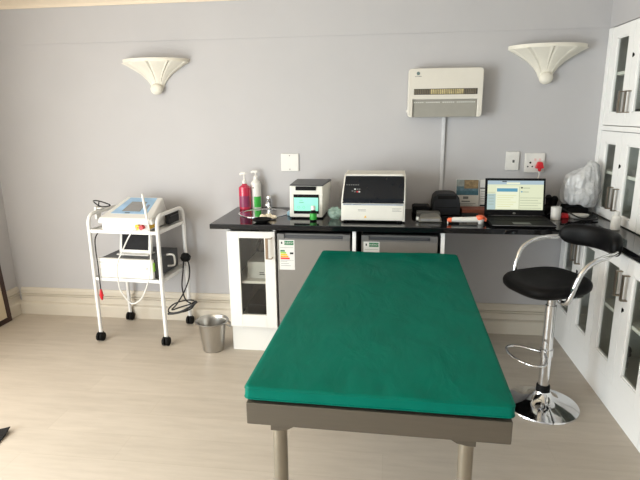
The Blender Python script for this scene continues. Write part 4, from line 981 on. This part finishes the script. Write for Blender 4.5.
# ------------------------------------------------------------------ picture frame leaning at the left wall, mat corner on the floor
t = thing('picture_frame', 'dark wooden picture frame standing on the floor against the left wall', 'picture frame', (-2.918, -.48, 0))
lm = Matrix.Translation((-2.918, 0, 0)) @ Matrix.Rotation(-.066, 4, 'Y')
g = G(); a, b, H, w = -.78, -.185, .82, .04
for lo, hi in (((-.018, a, .001), (0, b, w)), ((-.018, a, H - w), (0, b, H)), ((-.018, a, w), (0, a + w, H - w)), ((-.018, b - w, w), (0, b, H - w))): g.box(lo, hi, .004, mtx=lm)
g.build('frame_moulding', M['wood'], t)
g = G(); g.box((-.014, a + w - .004, w - .004), (-.008, b - w + .004, H - w + .004), 0, mtx=lm); g.build('mount_card', M['mount'], t)
g = G(); nx, ny = 16, 16; V = {}
tip = Vector((-1.884, -1.556)); ex = Vector((-.985, -.17)); ey = Vector((.16, -.985))
for layer, dz in ((0, 0), (1, .004)):
    for i in range(nx + 1):
        for j in range(ny + 1):
            p = tip + ex * (.55 * i / nx) + ey * (.45 * j / ny); d = .55 * i / nx + .45 * j / ny
            V[layer, i, j] = g.bm.verts.new((p.x, p.y, .0005 + dz + .022 * max(0, 1 - d / .16) ** 2))
for i in range(nx):
    for j in range(ny):
        g.bm.faces.new([V[1, i, j], V[1, i + 1, j], V[1, i + 1, j + 1], V[1, i, j + 1]]); g.bm.faces.new([V[0, i, j], V[0, i, j + 1], V[0, i + 1, j + 1], V[0, i + 1, j]])
for i in range(nx):
    for j in (0, ny): g.bm.faces.new([V[0, i, j], V[0, i + 1, j], V[1, i + 1, j], V[1, i, j]])
for j in range(ny):
    for i in (0, nx): g.bm.faces.new([V[0, i, j], V[0, i, j + 1], V[1, i, j + 1], V[1, i, j]])
tag(g.build('floor_mat', M['rubber'], loc=(-2.1, -1.8, 0)), 'upturned corner of a black mat on the floor at the left picture edge', 'mat')

# ------------------------------------------------------------------ light: daylight through the two windows
w = bpy.data.worlds.new('daylight'); scene.world = w; w.use_nodes = True
bg = w.node_tree.nodes['Background']; sky = w.node_tree.nodes.new('ShaderNodeTexSky'); sky.sky_type = 'NISHITA'; sky.sun_disc = False; sky.sun_elevation = .7; sky.sun_rotation = 2.0
w.node_tree.links.new(sky.outputs['Color'], bg.inputs['Color']); bg.inputs['Strength'].default_value = .04
def area(name, loc, rot, sx, sy, power, col):
    l = bpy.data.lights.new(name, 'AREA'); l.shape = 'RECTANGLE'; l.size = sx; l.size_y = sy; l.energy = power; l.color = col
    o = bpy.data.objects.new(name, l); COL.objects.link(o); o.location = loc; o.rotation_euler = rot; return o
for nm, W_, pw, col in (('daylight_near_corner', WL, 36, (1, .93, .83)), ('daylight_left', WL2, 132, (.88, .97, 1.0))):
    area(nm, (XL + .02, (W_[0] + W_[1]) / 2, (W_[2] + W_[3]) / 2), (0, -PI / 2, 0), W_[3] - W_[2], W_[1] - W_[0], pw, col)
area('daylight_front', ((WF[0] + WF[1]) / 2, YF + .02, (WF[2] + WF[3]) / 2), (PI / 2, 0, 0), WF[1] - WF[0], WF[3] - WF[2], 15, (1, .94, .86))

vs = scene.view_settings
scene.display_settings.display_device = 'sRGB'
vs.view_transform = 'Standard'; vs.look = 'None'; vs.gamma = 1; vs.use_curve_mapping = False; vs.exposure = .44
